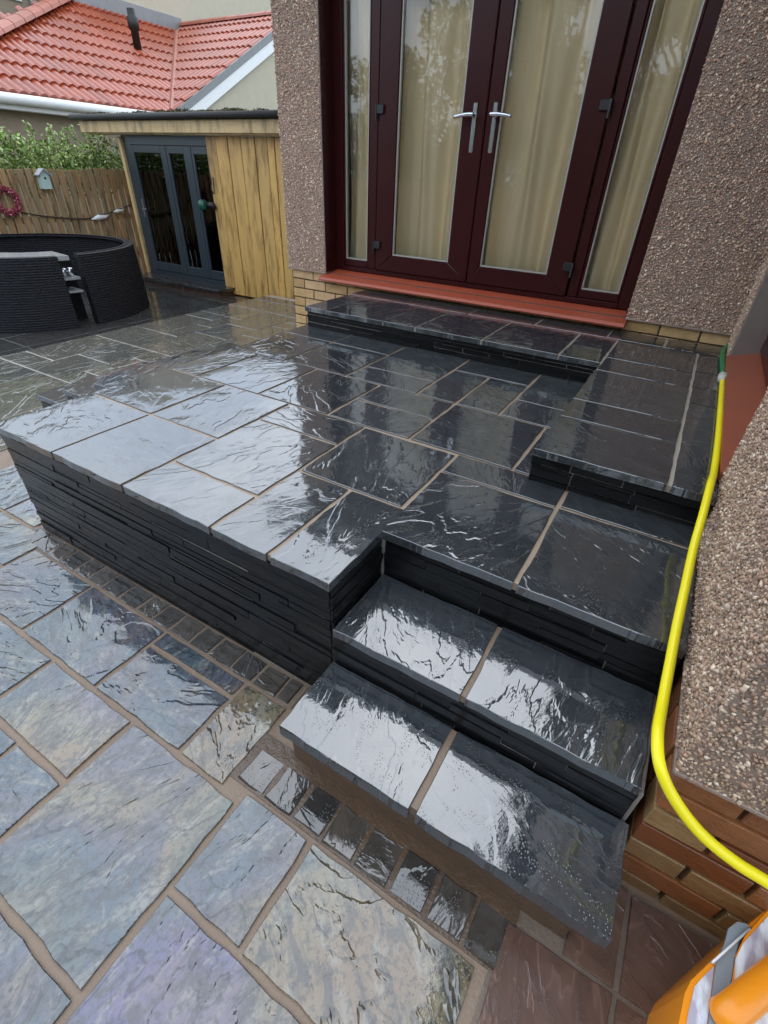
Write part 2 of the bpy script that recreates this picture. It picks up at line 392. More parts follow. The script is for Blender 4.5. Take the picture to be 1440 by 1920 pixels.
def leaves(name, mat, centers, radii, n, size, pal, seed, parent=None, pl=(0, 0, 0), up=.3, aspect=.5):
    rs = np.random.RandomState(seed); C_ = np.array(centers, float); Rr = np.array(radii, float)
    wgt = Rr.prod(1)**.75; k = rs.choice(len(C_), n, p=wgt/wgt.sum())
    d = rs.normal(size=(n, 3)); d /= np.linalg.norm(d, axis=1)[:, None]; rad = rs.uniform(.25, 1, n)**.55
    p = C_[k]+d*Rr[k]*rad[:, None]
    a = rs.normal(size=(n, 3)); a[:, 2] += up; a /= np.linalg.norm(a, axis=1)[:, None]
    b = np.cross(a, rs.normal(size=(n, 3))); b /= np.linalg.norm(b, axis=1)[:, None]
    s_ = size*np.exp(rs.normal(0, .25, n))[:, None]
    v = np.stack([p-a*s_, p+b*s_*aspect, p+a*s_, p-b*s_*aspect], 1).reshape(-1, 3)-np.array(pl)
    f = np.arange(4*n).reshape(-1, 4); me = fastmesh(name, v, f, mat)
    pal = np.array(pal); c = pal[rs.randint(0, len(pal), n)]*rs.uniform(.7, 1.25, (n, 1)); vcolor(me, np.repeat(c, 4, 0))
    return link(name, me, parent)

# ------------------------------------------------------------------ more materials
MT['brick_buff'] = None
def brick_mat(name, cols, rough=.6, ior=1.45, spec=.5):
    m = NT(name); v = m.coord(); r = m.rnd()
    st = [(i/(len(cols)), c) for i, c in enumerate(cols)]
    c = m.ramp(r, st, 'CONSTANT')
    c = m.mix(m.math('MULTIPLY', m.g(m.noise(v, 14, 4, .65), .4, .8), .6), c, tuple(x*.45 for x in cols[0]))
    m.bump(m.math('ADD', m.noise(v, 90, 3, .7), m.noise(m.scale(v, (1, 1, 4)), 18, 2)), .003, .8)
    return m.done(c, rough, 0, ior)
MT['brick_buff'] = brick_mat('buff_brick', [(.52, .33, .15), (.58, .38, .18), (.46, .28, .12), (.55, .36, .19)], .7)
MT['brick_red'] = brick_mat('wet_red_brick', [(.20, .070, .024), (.15, .046, .015), (.25, .095, .032), (.25, .155, .065), (.13, .045, .018), (.22, .12, .048)], .42, 1.5)
MT['brick_joint'] = mortar('brick_joint', (.10, .085, .065), (.06, .05, .04), .8)
MT['joint_wet'] = mortar('wet_brick_joint', (.07, .045, .03), (.035, .025, .018), .5)
MT['render'] = mortar('dash_backing', (.30, .22, .175), (.23, .17, .135), .6)
MT['pebble'] = vcol('dash_chips', .35, 1.5)
MT['mahogany'] = simple('mahogany_upvc', (.040, .0065, .0065), .26, 0, 260, .0006, b2=(.028, .005, .006), nsc=3, ior=1.32)
MT['gasket'] = simple('black_gasket', (.008, .008, .008), .5)
MT['bead'] = simple('spacer_bar', (.40, .38, .34), .4, .3)
MT['red_sill'] = simple('red_tile_paint', (.42, .085, .040), .32, 0, 40, .001, b2=(.34, .065, .032))
MT['red_sill2'] = simple('worn_red_sill', (.30, .075, .035), .3, 0, 30, .002, b2=(.18, .05, .03), nsc=5)
MT['chrome'] = simple('satin_chrome', (.62, .64, .67), .22, 1)
MT['black_pl'] = simple('black_plastic', (.012, .012, .013), .4)
MT['glass'] = glass('door_glass', (1, 1, .99), 1.52)
MT['glass_dark'] = glass('shed_glass', (.55, .6, .6), 1.6)
m = NT('linen_curtain'); v = m.coord(rand=False)
wv = m.noise(m.scale(v, (260, 260, 18)), 1, 2); wv2 = m.noise(m.scale(v, (14, 14, 300)), 1, 2)
m.bump(m.math('ADD', wv, wv2), .001, .5)
MT['linen'] = m.done(m.mix(wv, (.92, .77, .52), (.85, .69, .44)), .85)
MT['cement'] = mortar('cement_reveal', (.20, .16, .14), (.13, .10, .088), .6)
MT['roof_tile'] = simple('brown_roof_tile', (.09, .055, .045), .5, 0, 20, .003, b2=(.06, .04, .035))
MT['white'] = simple('white_upvc', (.72, .73, .72), .3)
MT['room'] = simple('room_plaster', (.35, .31, .26), .9)
m = NT('ground_grass'); v = m.coord(rand=False)
m.bump(m.noise(v, 30, 3), .03, 1)
MT['grass'] = m.done(m.mix(m.noise(v, 1.2, 6, .7), (.035, .06, .018), (.06, .07, .03)), .7)

# ------------------------------------------------------------------ levels
H, Z2, Z1, ZP = .526, .360, .220, .651
YW, XW, YF = 2.778, .846, 2.93

# ------------------------------------------------------------------ setting
g = tag(MB().box(-160, 160, -160, 160, -.5, -.135).build('ground', MT['grass'], recentre=False), kind='structure')
patio = tag(MB().box(-4.4, 3.4, -3.2, 4.58, -.13, -.007).build('patio', MT['mortar'], recentre=False), kind='structure')
yard = tag(MB().box(-9.6, -4.402, -3.2, 7.2, -.2, -.108).build('yard', MT['brownbed'], recentre=False), kind='structure')

tag(MB().box(-4.39, -1.6, .5, 4.57, -.008, -.0045).build('joint_mortar', MT['mortar_lt'], patio))
tag(MB().box(-1.72, -.10, -.098, -.002, -.009, -.0035).build('joint_mortar', MT['paverbed'], patio))
tag(MB().box(-.13, .70, -.352, -.2, -.009, -.0035).build('joint_mortar', MT['brownbed'], patio))
GR = [(-1.55, -1.13, -.39, -.10), (-1.13, -.69, -.39, -.10), (-.69, -.285, -.39, -.172), (-.69, -.285, -.172, -.10), (-.285, -.10, -.39, -.10),
      (-1.33, -.907, -.61, -.39), (-.907, -.478, -.61, -.39), (-.478, -.037, -.84, -.39), (-.037, .19, -.62, -.355), (.19, .655, -.622, -.355),
      (-.037, .40, -.92, -.62), (.40, .85, -.9, -.622), (-.478, -.037, -1.2, -.84), (-.70, -.478, -.84, -.61), (-1.13, -.70, -.84, -.61), (-1.55, -1.33, -.61, -.39),
      (-1.97, -1.55, -.245, -.03), (-1.97, -1.55, -.47, -.245), (-2.39, -1.97, -.47, -.03), (-2.39, -1.97, -.03, .39), (-1.97, -1.71, -.03, .19), (-1.97, -1.71, .19, .6), (-2.39, -1.97, .39, .6)]
for q in GR: slab(patio, *q, 0, MT['multi'], gap=.019, step=.045, jit=.003, tilt=.006)
tag(MB().box(.672, 1.9, -.66, -.03, -.012, -.0055).build('paver_bed', MT['paverbed'], patio), None)
BR = [(.676, .918, -.62, -.245), (.80, .918, -.245, -.03), (.918, 1.36, -.245, -.035), (.918, 1.36, -.62, -.245), (1.36, 1.8, -.62, -.035)]
for q in BR: slab(patio, *q, .002, MT['brown'], gap=.012, jit=.002)
used = [(a-.01, b+.01, c-.01, d+.01) for a, b, c, d in GR+BR]
used += [(-2.385, -1.6, -.5, 4.0), (-1.75, 3.5, -.012, 4.0), (-1.75, .95, -.38, .3), (.6, 3.5, -.45, 4), (-2.47, 3.5, YW, 5), (-2.8, -1.6, .6, 1.62), (-.11, .72, -.36, 0)]
# filler slabs over the rest of the patio
gm = 2.0/9; nx, ny = int((3.3+4.4)/gm), int((4.55+3.1)/gm)
occ = np.zeros((nx, ny), bool)
def cell(i, j): return (-4.39+i*gm, -3.1+j*gm)
for i in range(nx):
    for j in range(ny):
        x, y = cell(i, j)
        if any(x+gm*.96 > a and x+gm*.04 < b and y+gm*.96 > c and y+gm*.04 < d for a, b, c, d in used): occ[i, j] = True
fr = random.Random(21)
for j in range(ny):
    for i in range(nx):
        if occ[i, j]: continue
        for (a, b) in fr.sample([(2, 2), (2, 1), (1, 2), (3, 2), (2, 3), (1, 2)], 6)+[(1, 1)]:
            if i+a <= nx and j+b <= ny and not occ[i:i+a, j:j+b].any(): break
        occ[i:i+a, j:j+b] = True
        x, y = cell(i, j)
        near = y < .2
        slab(patio, x, x+a*gm, y, y+b*gm, 0, MT['multi'] if near else MT['far'], gap=.016 if near else .013, step=.09, jit=.002, tilt=.005)
# setts along the terrace foot and in front of the bottom step
x = -1.70
while x < -.13:
    wd = fr.uniform(.092, .112); slab(patio, x, min(x+wd, -.115), -.098, -.004, .001, MT['sett'], gap=.008, step=.035, jit=.003, name='sett', ch=.005, tilt=.05); x += wd
x = -.09
for k in range(8):
    slab(patio, x, x+.0995, -.350, -.238, .0, MT['sett'], gap=.008, step=.035, jit=.003, name='sett', ch=.005, tilt=.05); x += .0995
# darker yard beside the shed
for i in range(11):
    for j in range(16):
        slab(yard, -9.3+i*.445, -9.3+(i+1)*.445, -1.4+j*.37, -1.4+(j+1)*.37, -.1, MT['yard'], gap=.01, step=.2, jit=.002)

# ------------------------------------------------------------------ raised terrace
ter = thing('raised_terrace', (-.4, 0, 0), 'raised black slate terrace with split stone front wall below the patio doors', 'terrace')
def inset(poly, d):
    n = len(poly); cx = sum(p[0] for p in poly)/n; o = []
    for i in range(n):
        a, b, c = Vector(poly[i-1]), Vector(poly[i]), Vector(poly[(i+1) % n])
        e1 = (b-a).normalized(); e2 = (c-b).normalized(); n1 = Vector((-e1.y, e1.x)); n2 = Vector((-e2.y, e2.x))
        o.append(tuple(b + (n1+n2)*d/(1+n1.dot(n2))))
    return o
TP = [(-1.69, -.014), (.012, -.014), (.012, .262), (.843, .262), (.843, YW-.01), (-1.69, YW-.01)]
MB().prism(inset(TP, .0172), -.1, H-.031).build('wall_core', MT['cladbed'], ter)
MB().prism(inset(TP, .0155), H-.030, H-.006).build('mortar_bed', MT['mortar_t'], ter)
TS = [(-1.69, -1.27, -.014, .42), (-1.27, -.86, -.014, .42), (-.86, -.44, -.014, .2), (-.86, -.44, .2, .65), (-.86, -.44, .65, .86),
      (-.44, -.21, -.014, .41), (-.21, .012, -.014, .41), (-.44, -.01, .41, .85), (-.01, .42, .262, .70), (.42, .843, .262, .71), (-.01, .42, .70, .86), (.42, .843, .71, .88),
      (-1.69, -1.27, .42, .86), (-1.27, -.86, .42, .86), (-1.69, -1.48, .86, 1.32), (-1.48, -1.06, .86, 1.32), (-1.06, -.65, .86, 1.32), (-.65, -.23, .86, 1.09), (-.65, -.23, 1.09, 1.32),
      (-.23, .21, .86, 1.32), (.21, .30, .86, 1.32), (-1.69, -1.29, 1.32, 1.77), (-1.69, -1.29, 1.77, 2.03), (-1.29, -.87, 1.32, 1.77), (-1.29, -.87, 1.77, 2.03), (-.87, -.44, 1.32, 1.52), (-.87, -.44, 1.52, 2.03),
      (-.44, -.23, 1.32, 1.77), (-.23, -.01, 1.32, 1.77), (-.44, -.01, 1.77, 2.03), (-.01, .30, 1.32, 1.55), (-.01, .30, 1.55, 2.03)]
for q in TS: slab(ter, *q, H, MT['slate'], gap=.015, step=.05, jit=.0025, tilt=.005)
for a in (-1.69, -1.2, -.7, -.2): slab(ter, a, min(a+.5, .3), 2.03, 2.2, H, MT['slate'], gap=.013)
clad(ter, (-1.663, .002), (1, 0, 0), (0, -1, 0), 1.663, 0.0, H-.031, 19, MT['clad'], .16, .60, seed=1)
clad(ter, (.002, .0), (0, 1, 0), (1, 0, 0), .27, .1, H-.031, 15, MT['clad'], .1, .26, seed=2)
clad(ter, (.01, .276), (1, 0, 0), (0, -1, 0), .825, Z2-.03, H-.031, 6, MT['clad'], .14, .36, seed=3)
clad(ter, (-1.665, 2.74), (0, -1, 0), (-1, 0, 0), 2.74, 0.0, H-.031, 8, MT['clad'], .3, .6, seed=4)

# steps from patio to terrace
stp = thing('garden_steps', (.4, -.1, 0), 'pair of black slate steps with slate treads leading up beside the brick wall', 'steps')
MB().box(.012, .838, .001, .262, .0, Z2-.031).build('step_core', MT['cladbed'], stp)
MB().box(.018, .828, -.004, .262, Z2-.030, Z2-.006).build('mortar_bed', MT['mortar'], stp)
slab(stp, .006, .412, -.016, .270, Z2, MT['slate_step'], gap=.014, step=.04, name='tread_slab', th=.03)
slab(stp, .412, .832, -.016, .270, Z2, MT['slate_step'], gap=.014, step=.04, name='tread_slab', th=.03)
clad(stp, (.004, .0), (1, 0, 0), (0, -1, 0), .826, Z1-.03, Z2-.031, 5, MT['clad'], .16, .42, seed=5)
MB().box(.012, .80, -.212, -.012, -.05, Z1-.046).build('step_base', MT['brownbed'], stp)
MB().box(.03, .83, -.240, -.014, Z1-.040, Z1-.006).build('mortar_bed', MT['mortar'], stp)
slab(stp, .006, .407, -.258, -.006, Z1, MT['slate_step'], gap=.012, step=.04, name='tread_slab', th=.044)
slab(stp, .413, .852, -.258, -.006, Z1, MT['slate_step'], gap=.012, step=.04, name='tread_slab', th=.044)

# L-shaped door step
dst = thing('door_step', (0, 2.2, H), 'L-shaped black slate step along the red door sill and the right wall', 'step')
LP = [(-1.68, 1.985), (.268, 1.985), (.268, .822), (.843, .822), (.843, YW-.012), (-1.68, YW-.012)]
MB().prism(inset(LP, .0162), H-.02, ZP-.029).build('step_core', MT['cladbed'], dst)
MB().prism(inset(LP, .014), ZP-.028, ZP-.006).build('mortar_bed', MT['mortar_lt'], dst)
PS = [(-1.68, -1.5, 1.985, 2.53), (-1.5, -1.05, 1.985, 2.53), (-1.05, -.82, 1.985, 2.53), (-.82, -.385, 1.985, 2.53), (-.385, .06, 1.985, 2.53), (.06, .28, 1.985, 2.53),
      (.272, .708, .822, 1.17), (.272, .708, 1.17, 1.395), (.272, .708, 1.395, 1.86), (.28, .708, 1.86, 2.11), (.28, .708, 2.11, 2.53),
      (.708, .843, .822, 1.2), (.708, .843, 1.2, 1.65), (.708, .843, 1.65, 1.88), (.708, .843, 1.88, 2.15), (.708, .843, 2.15, 2.53),
      (-1.68, -1.2, 2.53, 2.765), (-1.2, -.7, 2.53, 2.765), (-.7, -.24, 2.53, 2.765), (-.24, .21, 2.53, 2.765), (.21, .53, 2.53, 2.765), (.53, .843, 2.53, 2.765)]
for q in PS: slab(dst, *q, ZP, MT['slate'], gap=.013, step=.05, jit=.0025, th=.028, tilt=.004)
clad(dst, (-1.66, 2.0), (1, 0, 0), (0, -1, 0), 1.94, H, ZP-.029, 4, MT['clad'], .16, .45, seed=6)
clad(dst, (.282, 2.0), (0, -1, 0), (-1, 0, 0), 1.165, H, ZP-.029, 3, MT['clad'], .16, .45, seed=7)
clad(dst, (.28, .836), (1, 0, 0), (0, -1, 0), .56, H, ZP-.029, 4, MT['clad'], .12, .34, seed=8)
clad(dst, (-1.662, YW-.02), (0, -1, 0), (-1, 0, 0), .75, H, ZP-.029, 3, MT['clad'], .16, .45, seed=9)

# side flight, mostly hidden behind the terrace edge
sst = thing('side_steps', (-2.1, 1.1, 0), 'small slate side steps just showing beyond the left terrace edge', 'steps')
for k, (xa, xb, zt) in enumerate([(-2.05, -1.70, .43), (-2.41, -2.05, .315), (-2.77, -2.41, .2)]):
    MB().box(xa+.02, xb+.01, .64, 1.6, -.05, zt-.03).build('step_core', MT['cladbed'], sst)
    slab(sst, xa, xb, .62, 1.61, zt, MT['slate'], name='tread_slab')
    clad(sst, (xa+.02, .64), (1, 0, 0), (0, -1, 0), xb-xa-.01, max(0, zt-.12), zt-.03, 3, MT['clad'], .1, .3, seed=20+k)
    clad(sst, (xa+.02, 1.6), (0, -1, 0), (-1, 0, 0), .96, max(0, zt-.12), zt-.03, 3, MT['clad'], .2, .4, seed=30+k)

# ------------------------------------------------------------------ the house
ho = thing('house', (-.8, 4.5, 0), 'pebbledashed house with mahogany patio doors and brick plinth', 'house')
HL = Vector(ho.location)
ZB, ZBN, ZT = .722, .492, 2.93
wl = MB()
wl.box(-2.47, -2.08, YW, YW+.3, ZB, ZT); wl.box(.262, 1.2, YW+.0005, YW+.3, ZB, ZT); wl.box(-2.08, .262, YW+.001, YW+.3, 2.56, ZT)
wl.box(-2.47, -2.17, YW+.3, 8.6, -.1, ZT)
wall = wl.build('wall', MT['render'], ho)
pl_ = MB(); pl_.box(-2.455, 1.2, YW+.035, YW+.3, -.1, ZB); plinth = pl_.build('brick_plinth', MT['brick_joint'], ho)
PLo = HL + plinth.location
bricks(plinth, (-2.452, YW+.022), (1, 0, 0), (0, -1, 0), 3.30, ZB, 2, MT['brick_buff'], pl=PLo, start=0, rr=random.Random(5))
bricks(plinth, (-2.452, YW+.022), (1, 0, 0), (0, -1, 0), .86, ZB-.15, 5, MT['brick_buff'], pl=PLo, start=0, rr=random.Random(6))
# bell-cast lips
MB().box(-2.485, -2.08, YW-.004, YW+.02, ZB-.005, ZB+.006, .002).build('drip_lip', MT['render'], ho)
MB().box(.262, .85, YW-.004, YW+.02, ZB-.005, ZB+.006, .002).build('drip_lip', MT['render'], ho)
# return wing on the right
ww = MB()
ww.box(XW, 1.05, -.03, .95, ZBN, ZT); ww.box(XW, 1.05, 2.44, YW, ZP-.05, ZT); ww.box(XW+.0005, 1.05, .95, 2.44, .40, .662); ww.box(XW+.0005, 1.05, .95, 2.44, 2.3, ZT)
ww.box(1.05, 4.8, -.0295, .27, ZBN, ZT); ww.prism([(1.0, -.0), (4.8, -.0), (4.8, .2), (1.0, .2)], ZT-.01, ZT)
wing = ww.build('wing_wall', MT['render'], ho)
wp = MB(); wp.box(XW+.034, 4.8, -.004, .27, -.1, ZBN); wp.box(XW+.034, 1.05, .27, YW, -.1, ZBN); wpl = wp.build('brick_plinth', MT['joint_wet'], ho)
WPo = HL + wpl.location
bricks(wpl, (XW+.012, -.018), (1, 0, 0), (0, -1, 0), 1.5, ZBN, 7, MT['brick_red'], pl=WPo, start=1, rr=random.Random(8))
bricks(wpl, (XW+.013, .095), (0, 1, 0), (-1, 0, 0), .85, ZBN, 7, MT['brick_red'], pl=WPo, start=0, rr=random.Random(9))
MB().box(XW-.004, XW+.02, -.034, .95, ZBN-.005, ZBN+.006, .002).build('drip_lip', MT['render'], ho)
MB().box(XW+.02, 2.6, -.034, -.01, ZBN-.005, ZBN+.006, .002).build('drip_lip', MT['render'], ho)
# dash chips
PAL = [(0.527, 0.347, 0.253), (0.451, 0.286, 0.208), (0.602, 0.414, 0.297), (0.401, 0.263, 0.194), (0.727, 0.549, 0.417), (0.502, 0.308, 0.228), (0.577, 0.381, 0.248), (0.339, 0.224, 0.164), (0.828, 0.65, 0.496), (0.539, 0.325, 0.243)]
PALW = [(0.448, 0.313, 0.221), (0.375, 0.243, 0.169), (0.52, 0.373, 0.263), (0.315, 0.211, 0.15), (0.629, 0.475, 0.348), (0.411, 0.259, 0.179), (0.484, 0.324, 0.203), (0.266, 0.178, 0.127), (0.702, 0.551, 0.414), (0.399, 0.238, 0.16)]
pebbles('pebbledash', ho, (-2.475, YW, ZB), (1, 0, 0), (0, 0, 1), (0, -1, 0), .39, 1.75, .0090, .0066, PAL, MT['pebble'], 1, HL)
pebbles('pebbledash', ho, (.264, YW, ZB), (1, 0, 0), (0, 0, 1), (0, -1, 0), .585, 1.75, .0090, .0066, PAL, MT['pebble'], 2, HL)
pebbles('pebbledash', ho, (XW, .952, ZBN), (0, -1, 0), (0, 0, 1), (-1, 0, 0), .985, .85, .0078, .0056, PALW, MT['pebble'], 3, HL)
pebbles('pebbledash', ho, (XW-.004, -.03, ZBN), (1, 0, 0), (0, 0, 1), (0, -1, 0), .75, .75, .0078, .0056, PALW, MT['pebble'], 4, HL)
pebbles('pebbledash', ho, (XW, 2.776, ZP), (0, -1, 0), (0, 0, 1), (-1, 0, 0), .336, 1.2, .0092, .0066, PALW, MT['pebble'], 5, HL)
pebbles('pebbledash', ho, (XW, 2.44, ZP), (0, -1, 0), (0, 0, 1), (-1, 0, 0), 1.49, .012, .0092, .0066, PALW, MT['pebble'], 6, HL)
# wing window
MB().box(XW+.002, 1.0, 2.4405, 2.444, .7, 2.3).build('reveal', MT['cement'], ho) if False else None
MB().box(XW+.006, 1.03, 2.425, 2.4395, .68, 2.3).build('reveal', MT['cement'], ho)
ws = MB(); ws.add([(XW-.012, .945, .655), (1.0, .945, .655), (1.0, .945, .735), (XW-.012, .945, .685), (XW-.012, 2.432, .655), (1.0, 2.432, .655), (1.0, 2.432, .735), (XW-.012, 2.432, .685)],
                  [(0, 3, 2, 1), (4, 5, 6, 7), (0, 4, 7, 3), (3, 7, 6, 2), (2, 6, 5, 1), (1, 5, 4, 0)])
ws.build('window_sill', MT['red_sill2'], ho)
wf = MB()
for (y0, y1, z0, z1) in ((.952, 2.424, .735, .80), (.952, 2.424, 2.22, 2.29), (.952, 1.02, .80, 2.22), (2.356, 2.424, .80, 2.22), (1.64, 1.72, .80, 2.22)): wf.box(.965, 1.035, y0, y1, z0, z1, .006)
wfo = wf.build('window_frame', MT['mahogany'], ho)
for y0, y1 in ((1.02, 1.64), (1.72, 2.356)): MB().box(.996, 1.002, y0, y1, .80, 2.22).build('pane', MT['glass'], wfo)
MB().box(1.06, 1.08, .5, 2.6, .6, 2.6).build('room_backing', MT['room'], ho)  # plain panel standing in for the dark room behind the wing window
# roofs (seen in the wet reflections)
def roofslab(name, P, th=.12):
    a = [Vector(p) for p in P]; n = (a[1]-a[0]).cross(a[2]-a[0]).normalized(); k = len(a)
    vv = [tuple(p) for p in a] + [tuple(p-n*th) for p in a]
    return MB().add(vv, [tuple(range(k)), tuple(range(2*k-1, k-1, -1))] + [(i, k+i, k+(i+1) % k, (i+1) % k) for i in range(k)]).build(name, MT['roof_tile'], ho)
roofslab('roof', [(-2.75, 2.50, 2.93), (2.7, 2.50, 2.93), (2.7, 5.8, 4.9), (-2.75, 5.8, 4.9)])
roofslab('roof', [(-2.75, 5.8, 4.9), (2.7, 5.8, 4.9), (2.7, 9.1, 2.93), (-2.75, 9.1, 2.93)])
roofslab('roof', [(.66, -.25, 2.93), (2.82, -.25, 4.35), (2.82, 4.9, 4.35), (.66, 2.7, 2.93)])
roofslab('roof', [(2.82, -.25, 4.35), (5.0, -.25, 2.93), (5.0, 4.9, 2.93), (2.82, 4.9, 4.35)])
MB().box(-2.76, .62, 2.46, 2.50, 2.74, 2.94, .01).build('fascia', MT['white'], ho)
MB().tube([(-2.8, 2.42, 2.88), (.6, 2.42, 2.88)], .055, 10).build('gutter', MT['black_pl'], ho, smooth=True)
MB().box(.60, .64, -.25, 2.46, 2.74, 2.94, .01).build('fascia', MT['white'], ho)
MB().add([(.846, .1, 2.93), (4.8, .1, 2.93), (2.82, .1, 4.22)], [(0, 1, 2)]).add([(.846, .2, 2.93), (4.8, .2, 2.93), (2.82, .2, 4.22)], [(2, 1, 0)]).build('gable', MT['render'], ho)
# room behind the glass
MB().box(-2.16, 1.04, 3.09, 6.4, .60, .70).build('room_floor', MT['room'], ho)
MB().box(-2.16, 1.04, 6.4, 6.5, .60, 2.8).build('room_wall', MT['room'], ho)
MB().box(1.041, 1.12, 2.80, 6.5, .60, 2.8).build('room_wall', MT['room'], ho)
MB().box(-2.16, 1.04, 3.085, 6.5, 2.72, 2.8).build('room_ceiling', MT['room'], ho)

# ------------------------------------------------------------------ patio doors: frame, leaves, side lights
ZD0, ZD1 = .742, 2.54
fm = MB()
fm.box(-2.078, -2.005, YF, YF+.07, ZD0, ZD1, .004); fm.box(.178, .258, YF, YF+.07, ZD0, ZD1, .004)
fm.box(-1.768, -1.700, YF, YF+.07, ZD0+.035, ZD1, .004); fm.box(-.158, -.095, YF, YF+.07, ZD0+.035, ZD1, .004)
fm.box(-2.005, .178, YF-.004, YF+.07, ZD0, ZD0+.034, .004); fm.box(-2.005, .178, YF, YF+.07, ZD1-.06, ZD1-.001, .004)
dfr = fm.build('door_frame', MT['mahogany'], ho)
# dark reveal lining
MB().box(-2.0795, -2.074, YW+.004, YF, ZD0-.01, ZD1).build('reveal', MT['mahogany'], ho)
MB().box(.2565, .2615, YW+.004, YF, ZD0-.01, ZD1).build('reveal', MT['mahogany'], ho)
def light(x0, x1, z0, z1, wd_l, wd_r, wd_b, wd_t, name, y0, parent=ho, dep=.06):
    """mitred sash x0..x1 with its glass and beads"""
    L = parent.location
    def part(nm, poly):
        n = len(poly); d = dep; c = .005
        ctr = (sum(p[0] for p in poly)/n, sum(p[1] for p in poly)/n)
        def sh(p, k): 
            vx, vz = ctr[0]-p[0], ctr[1]-p[1]; return (p[0]+math.copysign(min(k, abs(vx)), vx), p[1]+math.copysign(min(k, abs(vz)), vz))
        mb = MB(); v = [(p[0], y0+d, p[1]) for p in poly]+[(p[0], y0+c, p[1]) for p in poly]+[(sh(p, c)[0], y0, sh(p, c)[1]) for p in poly]
        f = [tuple(range(2*n, 3*n))]+[(i, (i+1) % n, n+(i+1) % n, n+i) for i in range(n)]+[(n+i, n+(i+1) % n, 2*n+(i+1) % n, 2*n+i) for i in range(n)]
        return mb.add(v, f)
    g_ = .0008
    a, b, c_, d_ = x0+wd_l, x1-wd_r, z0+wd_b, z1-wd_t
    frm = part('x', [(x0, z0+g_), (a, c_+g_), (a, d_-g_), (x0, z1-g_)]).build(name, MT['mahogany'], parent)
    for nm, poly in (('stile', [(b, c_+g_), (x1, z0+g_), (x1, z1-g_), (b, d_-g_)]), ('rail', [(x0+g_, z0), (x1-g_, z0), (b-g_, c_), (a+g_, c_)]), ('rail', [(a+g_, d_), (b-g_, d_), (x1-g_, z1), (x0+g_, z1)])):
        part(nm, poly).build(nm, MT['mahogany'], frm)
    bd = .009
    bm = MB(); y1 = y0+.010
    bm.box(a, a+bd, y1, y1+.02, c_, d_); bm.box(b-bd, b, y1, y1+.02, c_, d_); bm.box(a+bd, b-bd, y1, y1+.02, c_, c_+bd); bm.box(a+bd, b-bd, y1, y1+.02, d_-bd, d_)
    bm.build('glazing_bead', MT['bead'], frm)
    MB().box(a+bd*.5, b-bd*.5, y1+.012, y1+.018, c_+bd*.5, d_-bd*.5).build('pane', MT['glass'], frm)
    return frm
light(-2.004, -1.769, ZD0+.035, ZD1-.061, .014, .014, .050, .02, 'side_light', YF+.006)
light(-.094, .177, ZD0+.035, ZD1-.061, .016, .016, .052, .02, 'side_light', YF+.006)
lf = light(-1.690, -.899, ZD0+.036, ZD1-.062, .152, .160, .115, .11, 'door', YF-.014)
rf = light(-.893, -.168, ZD0+.036, ZD1-.062, .088, .152, .115, .11, 'door', YF-.014)
tag(lf, 'left mahogany door leaf'); tag(rf, 'right mahogany door leaf')
MB().box(-.912, -.880, YF-.0185, YF-.0145, ZD0+.05, ZD1-.08, .001).build('meeting_strip', MT['gasket'], rf) if False else None
def handle(par, x, s):
    mb = MB(); mb.box(x-.014, x+.014, YF-.024, YF-.0145, 1.545, 1.80, .006)
    h = mb.build('handle', MT['chrome'], par)
    lv = MB().tube([(x, YF-.02, 1.735), (x, YF-.062, 1.735)], .011, 10)
    lv.tube(smoothpath([(x-s*.012, YF-.066, 1.737), (x+s*.03, YF-.069, 1.737), (x+s*.075, YF-.068, 1.733), (x+s*.125, YF-.064, 1.726)], 4), [.0125]*6+[.011]*4+[.009]*3, 10)
    p0 = par
    o = lv.build('lever', MT['chrome'], par, smooth=True); return h
handle(lf, -.972, -1); handle(rf, -.838, 1)
for par, x, s in ((lf, -1.696, 1), (rf, -.163, -1)):
    for z in (.955, 1.775, 2.40):
        mb = MB(); mb.box(min(x, x+s*.055), max(x, x+s*.055), YF-.032, YF-.0145, z-.026, z+.026, .004); mb.tube([(x-s*.004, YF-.026, z-.06), (x-s*.004, YF-.026, z+.026)], .009, 8)
        mb.build('hinge', MT['black_pl'], par)
# red sill
rs_ = MB(); x0, x1 = -2.105, .272
rs_.add([(x0, YF+.02, .672), (x0, 2.716, .676), (x0, 2.708, .686), (x0, 2.714, .704), (x0, YF+.02, .7405), (x1, YF+.02, .672), (x1, 2.716, .676), (x1, 2.708, .686), (x1, 2.714, .704), (x1, YF+.02, .7405)],
        [(0, 1, 2, 3, 4), (9, 8, 7, 6, 5)]+[(i, (i+5), (i+1) % 5+5, (i+1) % 5) for i in range(5)])
rs_.build('door_sill', MT['red_sill'], ho)
ab = MB(); ab.box(-1.99, -1.80, YW+.012, YW+.03, .652, .692); air = ab.build('air_brick', MT['brick_buff'], ho)
for k in range(9): MB().box(-1.978+k*.0195, -1.968+k*.0195, YW+.009, YW+.0119, .660, .685).build('slot', MT['gasket'], air)

